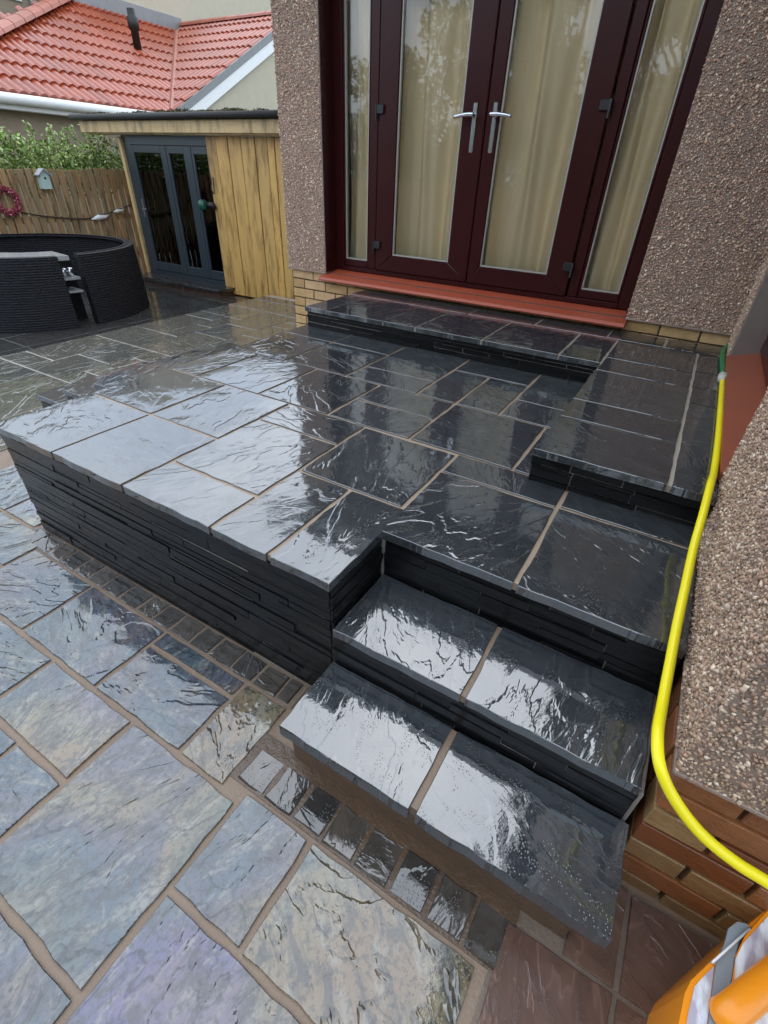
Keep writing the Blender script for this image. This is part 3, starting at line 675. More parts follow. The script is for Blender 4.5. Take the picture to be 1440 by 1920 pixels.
# curtains
def curtain(x0, x1, amp, n, ph, label):
    nx_, nz = 90, 14; v = []; f = []
    for j in range(nz+1):
        z = .775+(2.62-.775)*j/nz
        for i in range(nx_+1):
            t = i/nx_; x = x0+(x1-x0)*t; k = 1+.25*math.sin(j*.5+i*.11)
            y = 3.085+amp*k*(math.sin(t*n*6.283+ph+.25*math.sin(j*.35))+.35*math.sin(t*n*2.3*6.283+ph*2+j*.12))*(.55+.45*(1-j/nz))
            v.append((x+.012*math.sin(j*.4+i*.2), y, z+(.025*math.sin(t*9+ph) if j == 0 else 0)))
    for j in range(nz):
        for i in range(nx_): a = j*(nx_+1)+i; f.append((a, a+1, a+nx_+2, a+nx_+1))
    o = MB().add(v, f).build('curtain', MT['linen'], smooth=True); tag(o, label, 'curtain', 'curtains behind the patio doors')
curtain(-2.06, -1.66, .030, 2.5, .3, 'narrow beige linen curtain behind the left side light')
curtain(-1.74, -.84, .046, 3.6, 1.2, 'beige linen curtain behind the left patio door')
curtain(-.90, -.09, .046, 3.3, 2.6, 'beige linen curtain behind the right patio door')
curtain(-.14, .25, .042, 2.2, .9, 'beige linen curtain with deep folds behind the right side light')

# ------------------------------------------------------------------ garden hose
MT['hose'] = simple('yellow_hose', (.80, .68, .010), .28, ior=1.45)
MT['hose_g'] = simple('green_hose', (.01, .17, .05), .35)
MT['conn'] = simple('grey_connector', (.42, .40, .33), .45)
hz = thing('garden_hose', (.82, 1.4, .66), 'bright yellow garden hose with a green end trailing along the right wall', 'hose')
hp = [(.829, 2.03, .668), (.829, 1.90, .667), (.828, 1.62, .667), (.826, 1.25, .667), (.820, .98, .668), (.806, .83, .690), (.802, .69, .662), (.80, .563, .617), (.80, .43, .587), (.80, .311, .56),
      (.80, .184, .541), (.799, .082, .532), (.796, -.004, .540), (.809, -.062, .530), (.848, -.085, .492), (.908, -.098, .452), (.972, -.102, .430), (1.03, -.104, .424), (1.2, -.11, .40), (1.5, -.14, .22), (1.8, -.2, .03)]
MB().tube(smoothpath(hp, 8), .0110, 14).build('yellow_hose', MT['hose'], hz, smooth=True)
MB().tube(smoothpath([(.829, 2.09, .669), (.827, 2.25, .668), (.823, 2.45, .668), (.826, 2.60, .670), (.842, 2.69, .676), (.852, 2.735, .68)], 6), .0125, 12).build('green_hose', MT['hose_g'], hz, smooth=True)
MB().tube([(.829, 2.005, .669), (.829, 2.03, .669), (.829, 2.032, .669), (.829, 2.095, .669), (.829, 2.10, .669), (.829, 2.12, .669)], [.015, .016, .021, .021, .017, .015], 12).build('connector', MT['conn'], hz, smooth=True)

# ------------------------------------------------------------------ orange case in the near corner
def ray_at(px, py, z):
    f_ = 899.514; d = _r*((px-720)/f_) + _d*((py-960)/f_) + _f; t = (z-CAM.z)/d.z; p = CAM + d*t; return (p.x, p.y)
MT['orange'] = simple('orange_plastic', (.80, .26, .010), .3, 0, 120, .0006)
m = NT('printed_label'); v = m.coord()
n1 = m.noise(m.scale(v, (26, 7, 1)), 1.2, 3, .5, .4); c = m.ramp(n1, [(.38, (.40, .36, .42)), (.46, (.62, .62, .66)), (.55, (.78, .84, .85)), (.62, (.55, .53, .58))])
MT['label'] = m.done(c, .35)
MT['grey_pl'] = simple('grey_plastic', (.20, .23, .25), .35, b2=(.28, .31, .33))
MT['dark_pl'] = simple('dark_rubber', (.02, .018, .016), .5)
oc = thing('plastic_case', (1.15, -.2, 0), 'orange plastic case with printed labels and grey strap, cut by the bottom right corner', 'case')
def pp(pts, z): return [ray_at(a, b, z) for a, b in pts]
Zc = .19
MB().prism(list(reversed(pp([(1256, 2000), (1274, 1912), (1284, 1862), (1296, 1838), (1350, 1786), (1400, 1738), (1440, 1702), (1560, 1640), (1640, 2000)], Zc))), 0, Zc).build('body', MT['orange'], oc)
MB().prism(list(reversed(pp([(1276, 1990), (1290, 1900), (1302, 1850), (1318, 1832), (1338, 1812), (1332, 1860), (1316, 1990)], Zc))), Zc, Zc+.002).build('label', MT['label'], oc)
MB().prism(list(reversed(pp([(1318, 1990), (1334, 1860), (1341, 1806), (1356, 1772), (1364, 1742), (1380, 1730), (1398, 1734), (1406, 1744), (1390, 1770), (1372, 1850), (1362, 1990)], Zc))), Zc+.0005, Zc+.006).build('strap', MT['grey_pl'], oc)
MB().prism(list(reversed(pp([(1360, 1960), (1362, 1880), (1374, 1800), (1384, 1764), (1402, 1740), (1410, 1745), (1385, 1960)], Zc))), Zc+.006, Zc+.008).build('seam', MT['dark_pl'], oc)
MB().prism(list(reversed(pp([(1366, 2000), (1368, 1872), (1380, 1790), (1396, 1756), (1440, 1706), (1560, 1640), (1640, 2000)], Zc+.01))), Zc+.004, Zc+.012).build('lid_panel', MT['orange'], oc)
MB().prism(list(reversed(pp([(1376, 1990), (1378, 1800), (1394, 1768), (1440, 1718), (1560, 1660), (1600, 1990)], Zc+.012))), Zc+.012, Zc+.0135).build('label', MT['label'], oc)
a0 = ray_at(1378, 1893, Zc+.03); a1 = ray_at(1452, 1830, Zc+.035); a2 = ray_at(1560, 1750, Zc+.03)
MB().tube(smoothpath([(a0[0]-.01, a0[1]-.012, Zc+.005), (a0[0], a0[1], Zc+.026), (a1[0], a1[1], Zc+.035), (a2[0], a2[1], Zc+.03)], 8), .026, 16).build('carry_handle', MT['orange'], oc, smooth=True)
w0 = ray_at(1337, 1804, Zc+.01); w1 = ray_at(1406, 1741, Zc+.012)
MB().tube([(w0[0], w0[1], Zc+.004), (w0[0], w0[1], Zc+.010), (w1[0], w1[1], Zc+.012)], .0022, 8).build('wire_bail', MT['white'], oc, smooth=True)

# ------------------------------------------------------------------ garden shed
MT['pine'] = wood('golden_pine', (.66, .39, .11), (.46, .23, .06), (.46, .29, .10), 2, .5, .8)
MT['pine_h'] = wood('golden_pine_fascia', (.60, .42, .20), (.46, .29, .12), (.55, .40, .20), 0, .5)
MT['fence'] = wood('fence_pine', (.36, .22, .10), (.20, .115, .05), (.24, .175, .10), 2, .65, .9)
MT['anthr'] = simple('anthracite_frame', (.028, .040, .050), .35)
MT['felt'] = mortar('roof_felt', (.035, .035, .035), (.018, .018, .018), .7)
MT['shedin'] = simple('shed_inside', (.045, .035, .028), .8)
SY = 4.6
sh = thing('garden_shed', (-5.6, SY, -.1), 'golden timber shed with grey glazed folding doors and felt roof', 'shed')
sb = MB(); sb.box(-6.98, -6.93, SY+.03, 6.6, -.1, 1.72); sb.box(-4.0, -3.95, SY+.03, 6.6, -.1, 1.72); sb.box(-6.93, -4.0, 6.55, 6.6, -.1, 1.72); sb.box(-5.27, -4.0, SY+.03, SY+.07, -.1, 1.72); sb.box(-6.93, -4.0, SY+.6, 6.55, -.1, -.05)
sb.build('shed_carcass', MT['shedin'], sh)
xb = [-5.272, -5.088, -4.886, -4.665, -4.442, -4.245, -4.135, -3.99]
for i in range(7):
    b = MB(); b.box(xb[i]+.004, xb[i+1]-.004, SY-.012-(.006 if i % 2 else 0), SY+.03, -.09, 1.715, .006); b.build('board', MT['pine'], sh)
for i in range(9):
    MB().box(-6.984-.012, -6.984+.0, SY+.04+i*.2, SY+.236+i*.2, -.09, 1.7, .003).build('board', MT['pine'], sh)
MB().box(-7.0, -6.945, SY-.02, SY+.03, -.02, 1.70, .005).build('corner_post', MT['pine_h'], sh)
MB().box(-7.5, -3.9, SY-.124, SY+.04, 1.722, 1.738).build('soffit_board', MT['pine_h'], sh)
MB().box(-7.58, -3.86, SY-.16, SY-.125, 1.735, 1.865, .006).build('fascia_board', MT['pine_h'], sh)
rfm = MB(); rfm.add([(-7.66, SY-.2, 1.87), (-3.80, SY-.2, 1.87), (-3.80, 6.8, 1.98), (-7.66, 6.8, 1.98), (-7.66, SY-.2, 1.93), (-3.80, SY-.2, 1.93), (-3.80, 6.8, 2.05), (-7.66, 6.8, 2.05)], [(3, 2, 1, 0), (4, 5, 6, 7), (0, 1, 5, 4), (1, 2, 6, 5), (2, 3, 7, 6), (3, 0, 4, 7)])
sro = rfm.build('roof', MT['felt'], sh)
MB().tube([(-7.66, SY-.215, 1.90), (-3.80, SY-.215, 1.90)], .032, 8).build('roof_edge', MT['felt'], sh, smooth=True)
MT['moss'] = vcol('moss', .9)
ms = leaves('moss', MT['moss'], [(-7.5+i*.2+rnd.uniform(-.1, .1), SY-.12+rnd.uniform(0, .25), 1.945) for i in range(18)], [(.13, .1, .022)]*18, 2600, .016, [(.10, .085, .03), (.07, .075, .02), (.13, .10, .05), (.05, .04, .02)], 5, sh, tuple(sh.location)); ms['kind'] = 'stuff'
# folding doors
fd = MB(); fd.box(-6.94, -5.28, SY+.02, SY+.08, 1.62, 1.72); fd.box(-6.94, -5.28, SY+.01, SY+.09, -.02, .05); fd.box(-6.94, -6.80, SY+.018, SY+.08, .05, 1.62); fo = fd.build('door_frame', MT['anthr'], sh)
pan = [(-6.795, -6.08), (-6.075, -5.60), (-5.595, -5.285)]
for i, (a, b) in enumerate(pan):
    d = MB(); y0 = SY+.012+.004*i
    s0, s1 = ((.05, .11), (.05, .14), (.04, .025))[i]
    d.box(a, a+s0, y0, y0+.05, .055, 1.615, .004); d.box(b-s1, b, y0, y0+.05, .055, 1.615, .004); d.box(a+s0, b-s1, y0, y0+.05, .055, .17, .004); d.box(a+s0, b-s1, y0, y0+.05, 1.53, 1.615, .004)
    dd = d.build('door', MT['anthr'], sh); MB().box(a+s0, b-s1, y0+.02, y0+.026, .17, 1.53).build('pane', MT['glass_dark'], dd)
    if i == 0:
        h = MB().box(-6.79, -6.77, y0-.012, y0-.0005, .76, .98, .003); h.tube([(-6.78, y0-.03, .86), (-6.66, y0-.04, .86)], .010, 8); h.build('handle', MT['chrome'], dd)
tl = MB(); 
slab(sh, -6.95, -6.0, SY-.33, SY-.0, .0, MT['yard'], name='threshold_slab', th=.035); slab(sh, -6.0, -5.08, SY-.33, SY-.0, .0, MT['yard'], name='threshold_slab', th=.035)
MB().box(-6.9, -5.12, SY-.29, SY+.02, -.11, -.036).build('threshold_base', MT['brown'], sh)
# green lamp with hook beside the shed door
lp = thing('wall_lantern', (-5.33, SY-.05, .98), 'small green lantern hooked beside the shed door', 'lantern')
MB().tube([(-5.40, SY-.09, .93), (-5.40, SY-.09, .95), (-5.40, SY-.09, 1.03), (-5.40, SY-.09, 1.05)], [.045, .06, .055, .02], 10).build('lantern_body', simple('bottle_green', (.005, .07, .05), .25), lp, smooth=True)
MB().tube([(-5.34, SY-.06, .99), (-5.27, SY-.04, .99), (-5.24, SY-.03, .95)], [.03, .042, .03], 10).build('bracket', MT['gasket'], lp, smooth=True)
MB().tube(smoothpath([(-5.25, SY-.03, 1.33), (-5.225, SY-.04, 1.24), (-5.25, SY-.04, 1.18), (-5.21, SY-.04, 1.12), (-5.20, SY-.03, 1.30)], 4), .006, 6).build('hook', MT['gasket'], lp)
# white bottle and blue tub inside the shed
wb = MB().tube([(-5.74, SY+.30, -.05), (-5.74, SY+.30, .20), (-5.74, SY+.30, .24)], [.05, .045, .02], 12).build('bottle', MT['white'], smooth=True); tag(wb, 'white plastic bottle standing behind the shed door glass', 'bottle')
bt = MB().tube([(-5.42, SY+.32, -.05), (-5.42, SY+.32, .10), (-5.42, SY+.32, .13)], [.10, .12, .13], 14).build('plastic_tub', simple('pale_blue_plastic', (.12, .22, .33), .4), smooth=True); tag(bt, 'pale blue plastic tub inside the shed by the right door post', 'tub')

# ------------------------------------------------------------------ fence with its ornaments
FX = -7.45
fe = thing('board_fence', (FX, 3.3, -.1), 'vertical board timber fence between hedge and round wicker surround', 'fence')
y = 1.2; k = 0
while y < 5.0:
    zt = 1.27+.04*(y-2.6)*.6+rnd.uniform(-.012, .012)
    mb = MB().box(FX-.01, FX+.012, -.042, .042, -.1, zt, .003)
    o = MB().add([(px_, yy+y, zz) for px_, yy, zz in mb.v], mb.f).build('board', MT['fence'], fe); o.rotation_euler.x = rnd.uniform(-.006, .006); y += .108; k += 1
for z in (.2, .72, 1.18): MB().box(FX-.06, FX-.012, 1.15, 5.0, z-.04, z+.04, .004).build('rail', MT['fence'], fe)
bh = thing('bird_house', (FX+.06, 3.61, 1.11), 'pale mint bird house with grey pitched roof hung on the fence', 'bird house')
b = MB(); b.add([(FX+.014, 3.555, 1.08), (FX+.10, 3.555, 1.08), (FX+.10, 3.675, 1.08), (FX+.014, 3.675, 1.08), (FX+.014, 3.555, 1.24), (FX+.10, 3.555, 1.24), (FX+.10, 3.675, 1.24), (FX+.014, 3.675, 1.24), (FX+.014, 3.615, 1.295), (FX+.10, 3.615, 1.295)],
               [(3, 2, 1, 0), (0, 1, 5, 4), (2, 3, 7, 6), (1, 2, 6, 9, 5), (3, 0, 4, 8, 7)])
b.build('box', simple('mint_paint', (.42, .55, .50), .5), bh)
for s_ in (-1, 1):
    MB().add([(FX+.01, 3.615, 1.297), (FX+.125, 3.615, 1.297), (FX+.125, 3.615+s_*.085, 1.225), (FX+.01, 3.615+s_*.085, 1.225), (FX+.01, 3.615, 1.309), (FX+.125, 3.615, 1.309), (FX+.125, 3.615+s_*.088, 1.235), (FX+.01, 3.615+s_*.088, 1.235)],
             [(0, 1, 2, 3), (7, 6, 5, 4), (1, 0, 4, 5), (2, 1, 5, 6), (3, 2, 6, 7), (0, 3, 7, 4)]).build('roof', simple('pale_grey_paint', (.36, .37, .40), .5), bh)
MB().tube([(FX+.1005, 3.615, 1.20), (FX+.103, 3.615, 1.20)], .014, 12).build('entrance_hole', MT['gasket'], bh)
# wreath
wr = thing('wreath', (FX+.05, 3.06, .93), 'pink flower wreath hung on the fence at the left edge', 'wreath')
tp = [(FX+.05, 3.06+.13*math.cos(a_), .95+.13*math.sin(a_)) for a_ in [2*math.pi*i/24 for i in range(25)]]
MB().tube(tp, .028, 8).build('ring', simple('twig_brown', (.09, .03, .03), .8), wr, smooth=True)
MT['petal'] = vcol('petals', .7)
o = leaves('flowers', MT['petal'], [(p[0]+.01, p[1], p[2]) for p in tp[:-1]], [(.035, .045, .045)]*24, 2200, .012, [(.42, .06, .11), (.33, .04, .07), (.55, .18, .22), (.24, .025, .04)], 9, wr, tuple(wr.location)); o['kind'] = 'stuff'
# rope and two gulls
rp = MB().tube(smoothpath([(FX+.02, 3.15, .83), (FX+.02, 3.5, .765), (FX+.02, 4.0, .715), (FX+.02, 4.3, .745), (FX+.02, 4.87, .87)], 6), .007, 6).build('rope_garland', simple('dark_rope', (.03, .02, .015), .8), smooth=True); tag(rp, 'dark rope garland sagging across the board fence', 'rope')
def gull(y, z, s_, label):
    t_ = thing('gull_ornament', (FX+.04, y, z), label, 'ornament', 'gull ornaments on the rope')
    MB().tube([(FX+.05, y-.16*s_, z-.02*s_), (FX+.06, y-.06*s_, z), (FX+.06, y+.05*s_, z+.005), (FX+.05, y+.14*s_, z+.03*s_)], [.006, .035*s_, .03*s_, .004], 8).build('body', MT['white'], t_, smooth=True)
    MB().add([(FX+.03, y-.1*s_, z+.02), (FX+.03, y+.1*s_, z+.035), (FX+.08, y+.16*s_, z+.06*s_), (FX+.08, y-.02, z+.03)], [(0, 1, 2, 3)]).add([(FX+.03, y-.1*s_, z+.026), (FX+.03, y+.1*s_, z+.041), (FX+.08, y+.16*s_, z+.066*s_), (FX+.08, y-.02, z+.036)], [(3, 2, 1, 0)]).build('wing', simple('gull_grey', (.42, .42, .43), .6), t_)
gull(4.30, .725, 1.0, 'larger white gull ornament on the fence rope'); gull(4.62, .80, .65, 'smaller white gull ornament nearer the shed')
# hedge behind the fence
MT['leaf'] = vcol('hedge_leaf', .45)
hd = thing('hedge', (FX-.5, 3.4, -.1), 'bright green leafy hedge showing above the board fence', 'hedge')
hc, hr_ = [], []
for i in range(46):
    yy = 1.2+i*.088; hc.append((FX-.42+rnd.uniform(-.15, .12), yy, 1.30+rnd.uniform(-.1, .14))); hr_.append((.28, .2, .26+rnd.uniform(0, .12)))
leaves('foliage', MT['leaf'], hc, hr_, 15000, .026, [(.24, .34, .07), (.16, .26, .045), (.32, .42, .11), (.10, .16, .03), (.42, .50, .20)], 11, hd, tuple(hd.location))
hs2 = MB()
for i in range(34):
    yy = 1.3+i*.115; zt = 1.55+rnd.uniform(0, .2); hs2.tube([(FX-.45, yy, -.1), (FX-.42+rnd.uniform(-.1, .1), yy+rnd.uniform(-.05, .05), 1.1), (FX-.38+rnd.uniform(-.15, .1), yy+rnd.uniform(-.1, .1), zt)], [.012, .008, .003], 5)
hs2.build('stems', simple('hedge_stem', (.06, .05, .025), .8), hd)
tips = []
for i in range(40): tips.append((FX-.40+rnd.uniform(-.2, .15), 1.3+i*.095+rnd.uniform(-.05, .05), 1.58+rnd.uniform(-.02, .2)))
leaves('shoots', MT['leaf'], tips, [(.04, .04, .10)]*40, 900, .026, [(.24, .34, .09), (.30, .38, .14)], 12, hd, tuple(hd.location))

# ------------------------------------------------------------------ round wicker surround
m = NT('black_wicker'); v = m.coord(rand=False, obj=True)
uv = m.n('ShaderNodeUVMap') if False else None
wvt = m.n('ShaderNodeTexWave', wave_type='BANDS', bands_direction='Z'); m.l(v, wvt.inputs['Vector']); wvt.inputs['Scale'].default_value = 13; wvt.inputs['Distortion'].default_value = 3.5; wvt.inputs['Detail Scale'].default_value = 6
ck = m.noise(m.scale(v, (26, 26, 40)), 1, 2); m.bump(m.math('ADD', m.math('MULTIPLY', wvt.outputs['Fac'], .5), ck), .012, .9)
MT['wicker'] = m.done(m.mix(ck, (.007, .007, .009), (.022, .022, .026)), .40, 0, 1.25)
TC = Vector((-6.22, 2.56, -.1))
tb = thing('wicker_surround', TC, 'round black wicker surround with a gap and inner shelf in front of the fence', 'surround')
def arc(r0, r1, a0, a1, z0, z1, name, mat, n=40, flare=0.03):
    v = []; f = []
    for i in range(n+1):
        a = R(a0+(a1-a0)*i/n); c, s_ = math.cos(a), math.sin(a)
        for rr_, zz in ((r1+flare, z0), (r1, z1), (r0, z1), (r0, z0)): v.append((TC.x+rr_*c, TC.y+rr_*s_, zz))
    for i in range(n):
        for k in range(4): f.append((4*i+k, 4*i+4+k, 4*i+4+(k+1) % 4, 4*i+(k+1) % 4))
    f += [(3, 2, 1, 0), (4*n, 4*n+1, 4*n+2, 4*n+3)]
    fx = [tuple(reversed(q)) for q in f]
    return MB().add(v, fx).build(name, mat, tb)
arc(1.05, 1.12, -4, 175, -.1, .60, 'wicker_panel', MT['wicker'])
arc(1.07, 1.16, 176, 345, -.1, .60, 'wicker_panel', MT['wicker'])
arc(1.02, 1.05, -4, 175, .605-.03, .606, 'rim', MT['wicker'], flare=0)
MT['grey_top'] = simple('wet_grey_top', (.34, .35, .35), .10, 0, 6, .004, ior=2.1)
arc(.66, 1.068, 205, 352, .55, .592, 'inner_shelf', MT['grey_top'], flare=0)
arc(.80, 1.04, -13, -5, .23, .25, 'inner_shelf', MT['grey_top'], 6, 0)
arc(.78, .80, -20, 0, -.1, .55, 'inner_skirt', MT['gasket'], 8, 0)
jr = thing('drinking_glasses', (TC.x+.95*math.cos(R(-10)), TC.y+.95*math.sin(R(-10)), .25), 'pair of silver cups on the shelf in the wicker gap', 'cup')
for k in (0, 1):
    c0 = (TC.x+.93*math.cos(R(-11+k*4)), TC.y+.93*math.sin(R(-11+k*4)))
    MB().tube([(c0[0], c0[1], .38), (c0[0], c0[1], .46)], [.03, .038], 12).build('cup', MT['chrome'], jr, smooth=True)
arc(.80, 1.03, -14, -4, .355, .378, 'inner_shelf', MT['grey_top'], 6, 0)
tq = MB().box(-5.62, -5.32, 1.36, 1.44, -.1, -.07, .01).build('garden_tool', simple('turquoise_plastic', (.01, .35, .30), .4)); tag(tq, 'turquoise plastic strip on the ground beside the wicker surround', 'tool')

# ------------------------------------------------------------------ neighbour's bungalow
MT['cream'] = mortar('cream_render', (.50, .45, .34), (.40, .36, .27), .8)
MT['tan'] = mortar('tan_render', (.30, .24, .17), (.24, .19, .13), .8)
MT['red_tile'] = simple('red_roof_tile', (.38, .072, .024), .3, 0, 30, .003, var=.45, b2=(.25, .042, .016), ior=1.6)
MT['ridge'] = simple('ridge_tile', (.42, .12, .07), .4, 0, 25, .003, var=.3, b2=(.30, .10, .07))
MT['lead'] = simple('lead_flashing', (.15, .16, .17), .45, b2=(.25, .25, .24))
MT['under'] = simple('roof_underlay', (.05, .02, .015), .8)
nb = thing('neighbour_house', (-12, 8, -.1), 'cream neighbouring bungalow with wet red tiled roof and white bargeboard', 'house')
K, X0, ZE, YG, YH = .53, -10.0, 2.25, 8.08, 3.6
nrmA = math.sqrt(1+K*K); XT = -14.05; SL = (X0-XT)*nrmA
nw = MB(); nw.box(-14.0, X0-.22, YH+.3, YG+.1, -.1, ZE-.02); nw.build('wall', MT['tan'], nb)
gy = 12.3; gz = ZE+K*(gy-YG)+.04
gw = MB(); gw.add([(X0-.02, YG, -.1), (X0-.02, 16.6, -.1), (X0-.02, 16.6, ZE), (X0-.02, gy, gz-.06), (X0-.02, YG, ZE), (X0-.3, YG, -.1), (X0-.3, 16.6, -.1), (X0-.3, 16.6, ZE), (X0-.3, gy, gz-.06), (X0-.3, YG, ZE)],
       [(0, 1, 2, 3, 4), (9, 8, 7, 6, 5), (0, 4, 9, 5), (1, 6, 7, 2), (4, 3, 8, 9), (3, 2, 7, 8)]); gw.build('gable_wall', MT['cream'], nb)
up = MB(); up.box(-22, XT, 8.7, 20, 3.5, 6.35); up.build('upper_wall', MT['cream'], nb)
u2 = MB(); u2.box(-22, XT-.6, 3.0, 8.69, 2.3, 5.7); u2.build('upper_wall', MT['tan'], nb)
# upper window at the top left corner
uw = MB().box(XT-.62, XT-.56, 7.3, 8.3, 4.3, 5.5, .01).build('window', MT['white'], nb); MB().box(XT-.565, XT-.555, 7.4, 8.2, 4.4, 5.4).build('pane', simple('dim_glass', (.12, .14, .16), .1), uw)
MB().tube([(XT-.5, 8.5, 4.3), (XT-.5, 8.5, 5.6)], .05, 8).build('downpipe', MT['white'], nb, smooth=True)
rA = MB().add([(X0, YH, ZE), (X0, YG, ZE), (XT, YG+(X0-XT)*.99, ZE+K*(X0-XT)), (XT, 9.1, ZE+K*(X0-XT))], [(0, 1, 2, 3)]).add([(X0, YH, ZE), (XT, 9.1, ZE+K*(X0-XT)), (XT, YH, ZE)], [(0, 1, 2)]).build('roof', MT['under'], nb)
rB = MB().add([(X0, YG, ZE+.02), (X0, gy, gz-.02), (XT, gy, gz-.02), (XT, YG, ZE+.02)], [(0, 1, 2, 3)]).add([(X0, gy, gz-.02), (X0, 16.5, ZE), (XT, 16.5, ZE), (XT, gy, gz-.02)], [(0, 1, 2, 3)]).build('cross_roof', MT['under'], nb)
def tile_mesh():
    W, Lg = .345, .58; prof = [(0, .0), (.045, .035), (.085, .046), (.125, .035), (.16, .004), (.172, 0), (.217, .035), (.257, .046), (.297, .035), (.335, .004), (.345, 0)]
    n = len(prof); v = []
    for (vv, lift) in ((0, .048), (Lg, .012)):
        for (a, b) in prof: v.append((a, vv, b+lift))
    for (a, b) in prof: v.append((a, 0, b*.7+.010))
    f = [(i, i+1, n+i+1, n+i) for i in range(n-1)]+[(2*n+i, 2*n+i+1, i+1, i) for i in range(n-1)]
    me = mesh('roof_tile', v, f, MT['red_tile']); 
    return me
TM = tile_mesh(); EX = SL/9.3
def place_tile(parent, P, U, Vv, N):
    o = bpy.data.objects.new('roof_tile', TM); col.objects.link(o); o.parent = parent
    p0 = nb.location+parent.location
    mt = Matrix(((U.x, Vv.x, N.x, P.x-p0.x), (U.y, Vv.y, N.y, P.y-p0.y), (U.z, Vv.z, N.z, P.z-p0.z), (0, 0, 0, 1))); o.matrix_basis = mt
U = Vector((0, 1, 0)); Vv = Vector((-1, 0, K)).normalized(); N = Vector((K, 0, 1)).normalized()
for r_ in range(10):
    s_ = r_*EX-.03; t0 = (s_+.2)/SL
    if s_ > SL-.1: break
    ya = YH+(9.1-YH)*max(0, t0)-.1; yb = YG+(X0-XT)*max(0, t0)*1.0+.15
    y = YH-.4
    while y < yb:
        if y+.30 > ya: place_tile(rA, Vector((X0, y, ZE))+Vv*s_+Vector((0, rnd.uniform(-.004, .004), 0)), U, Vv, N)
        y += .333
U = Vector((1, 0, 0)); Vv = Vector((0, 1, K)).normalized(); N = Vector((0, -K, 1)).normalized(); SB = (gy-YG)*nrmA; EB = SB/9.6
for r_ in range(10):
    s_ = r_*EB-.03; y = YG+s_/nrmA; xv = X0-(y+.2-YG)*1.0-.45
    x = X0-.345+.03
    while x > max(xv, XT-.2):
        place_tile(rB, Vector((x, YG, ZE+.02))+Vv*s_, U, Vv, N); x -= .333
# hip, ridge, valley, verge
def caps(A, B, parent, n, r_=.13):
    A, B = Vector(A), Vector(B)
    for i in range(n):
        p, q = A.lerp(B, i/n), A.lerp(B, (i+1.06)/n); d = (q-p).normalized(); sd = d.cross(Vector((0, 0, 1))).normalized(); u_ = sd.cross(d)
        v = []
        for (c, rr_) in ((p, r_*1.04), (q, r_*.98)):
            for k in range(7):
                a = math.pi*k/6; v.append(tuple(c+sd*math.cos(a)*rr_+u_*math.sin(a)*rr_*.75))
        MB().add(v, [(k, k+1, 8+k, 7+k) for k in range(6)]+[tuple(range(6, -1, -1))]).build('ridge_tile', MT['ridge'], parent)
caps((X0+.05, YH-.05, ZE+.05), (XT, 9.1, ZE+K*(X0-XT)+.1), rA, 14, .15)
caps((X0+.06, gy, gz+.02), (XT, gy, gz+.02), rB, 9, .13)
MB().tube([(X0, YG+.02, ZE+.07), (XT+.3, YG+(X0-XT)-.28, ZE+K*(X0-XT)-.05)], .06, 6).build('valley', MT['ridge'], nb)
MB().box(XT-.02, XT+.06, 9.0, 12.3, ZE+K*(X0-XT)-.05, ZE+K*(X0-XT)+.32, .01).build('flashing', MT['lead'], nb)
MB().tube([(X0+.09, YH-.3, ZE-.06), (X0+.09, YG+.05, ZE-.06)], .075, 10).build('gutter', MT['white'], nb, smooth=True)
MB().box(X0-.2, X0+.03, YH-.2, YG+.05, ZE-.20, ZE-.10, .01).build('soffit', MT['white'], nb)
def barge(y0, z0, y1, z1, x, w0, w1, mat, name):
    MB().add([(x, y0, z0-w1), (x, y1, z1-w1), (x, y1, z1-w0), (x, y0, z0-w0), (x-.04, y0, z0-w1), (x-.04, y1, z1-w1), (x-.04, y1, z1-w0), (x-.04, y0, z0-w0)], [(0, 1, 2, 3), (7, 6, 5, 4), (0, 3, 7, 4), (3, 2, 6, 7), (2, 1, 5, 6), (1, 0, 4, 5)]).build(name, mat, nb)
barge(YG-.1, ZE-.03, gy, gz+.02, X0+.05, .13, .34, MT['white'], 'bargeboard'); barge(YG-.1, ZE-.03, gy, gz+.02, X0+.06, -.02, .128, MT['lead'], 'verge')
barge(16.5, ZE-.03, gy, gz+.02, X0+.05, .13, .34, MT['white'], 'bargeboard')
MB().tube([(-12.41, 9.45, 3.45), (-12.41, 9.45, 3.9), (-12.41, 9.45, 3.92), (-12.41, 9.45, 4.12), (-12.41, 9.45, 4.14), (-12.41, 9.45, 4.26)], [.085, .085, .12, .12, .085, .085], 12).build('vent_pipe', MT['gasket'], nb, smooth=True)

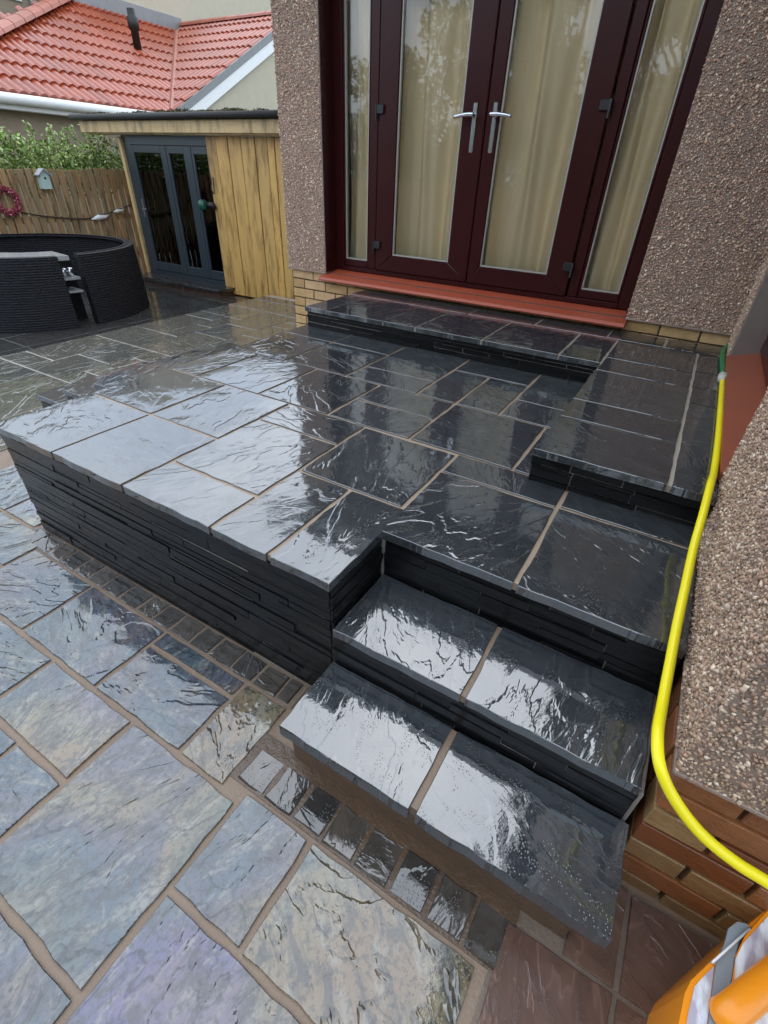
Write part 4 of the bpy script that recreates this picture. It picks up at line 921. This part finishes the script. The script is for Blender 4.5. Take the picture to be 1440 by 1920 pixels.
# ------------------------------------------------------------------ trees and fence behind the viewer (mirrored in the door glass)
MT['tleaf'] = vcol('tree_leaf', .5)
MT['bark'] = simple('bark', (.06, .045, .03), .9, 0, 20, .01)
def tree(x, y, h, r_, seed, label):
    t_ = thing('garden_tree', (x, y, -.13), label, 'tree', 'trees at the far end of the garden'); rr = random.Random(seed)
    tr = MB().tube([(x, y, -.15), (x+.05, y, h*.3), (x, y+.05, h*.6), (x, y, h*.85)], [.16, .12, .08, .03], 8); cc = []; rd = []
    for i in range(26):
        a = rr.uniform(0, 6.28); d = r_*math.sqrt(rr.random()); z = h*rr.uniform(.12, .93); d *= 1.1-.7*abs(z/h-.45)
        c = (x+d*math.cos(a), y+d*math.sin(a), z); s_ = rr.uniform(.25, .45)*r_; cc.append(c); rd.append((s_, s_, s_*.9)); tr.tube([(x, y, z*.6), c], [.05, .015], 5)
    tr.build('trunk', MT['bark'], t_, smooth=True)
    leaves('crown', MT['tleaf'], cc, rd, 15000, .06, [(.11, .17, .045), (.08, .13, .035), (.15, .21, .06), (.05, .09, .025)], seed, t_, (x, y, -.13))
tree(-8.6, -8.8, 4.3, 1.5, 31, 'shorter leafy tree at the left of the row mirrored in the door glass')
tree(-6.0, -9.2, 5.6, 1.6, 32, 'second leafy tree from the left mirrored in the door glass')
tree(-3.6, -9.0, 6.1, 1.8, 33, 'tallest leafy tree mirrored in the left patio door')
tree(-1.0, -9.4, 6.0, 1.8, 34, 'broad leafy tree mirrored in the right patio door')
tree(1.4, -9.0, 5.3, 1.6, 35, 'leafy tree mirrored in the right side light')
tree(4.0, -9.2, 5.8, 1.8, 36, 'rightmost leafy tree of the row behind the garden')
th_ = thing('backdrop_hedge', (-2, -10.6, -.13), 'unseen backdrop hedge added to fill the green reflection in the door glass', 'hedge')  # added out of view to close sky gaps between the mirrored trees
hc, hr_ = [], []
for i in range(150):
    hc.append((-11+rnd.uniform(0, 18), -10.8+rnd.uniform(-.4, .4), rnd.uniform(.3, 3.9)+.5*math.sin(i*.7))); hr_.append((.75, .5, .6))
leaves('foliage', MT['tleaf'], hc, hr_, 42000, .075, [(.10, .15, .04), (.07, .11, .03), (.13, .18, .05)], 41, th_, tuple(th_.location))
ht = MB()
for i in range(24): ht.tube([(-11+i*.75, -10.8, -.15), (-11+i*.75, -10.8, 3.6)], [.05, .015], 5)
ht.build('stems', MT['bark'], th_)
f2 = thing('garden_fence', (-2, -7.4, -.13), 'brown board fence along the foot of the garden', 'fence')
for i in range(75): MB().box(-10+i*.2, -10+i*.2+.185, -7.42, -7.40, -.13, 1.25+rnd.uniform(-.01, .01)).build('board', MT['fence'], f2)
MB().box(-10, 5, -7.46, -7.42, .9, .98).build('rail', MT['fence'], f2)
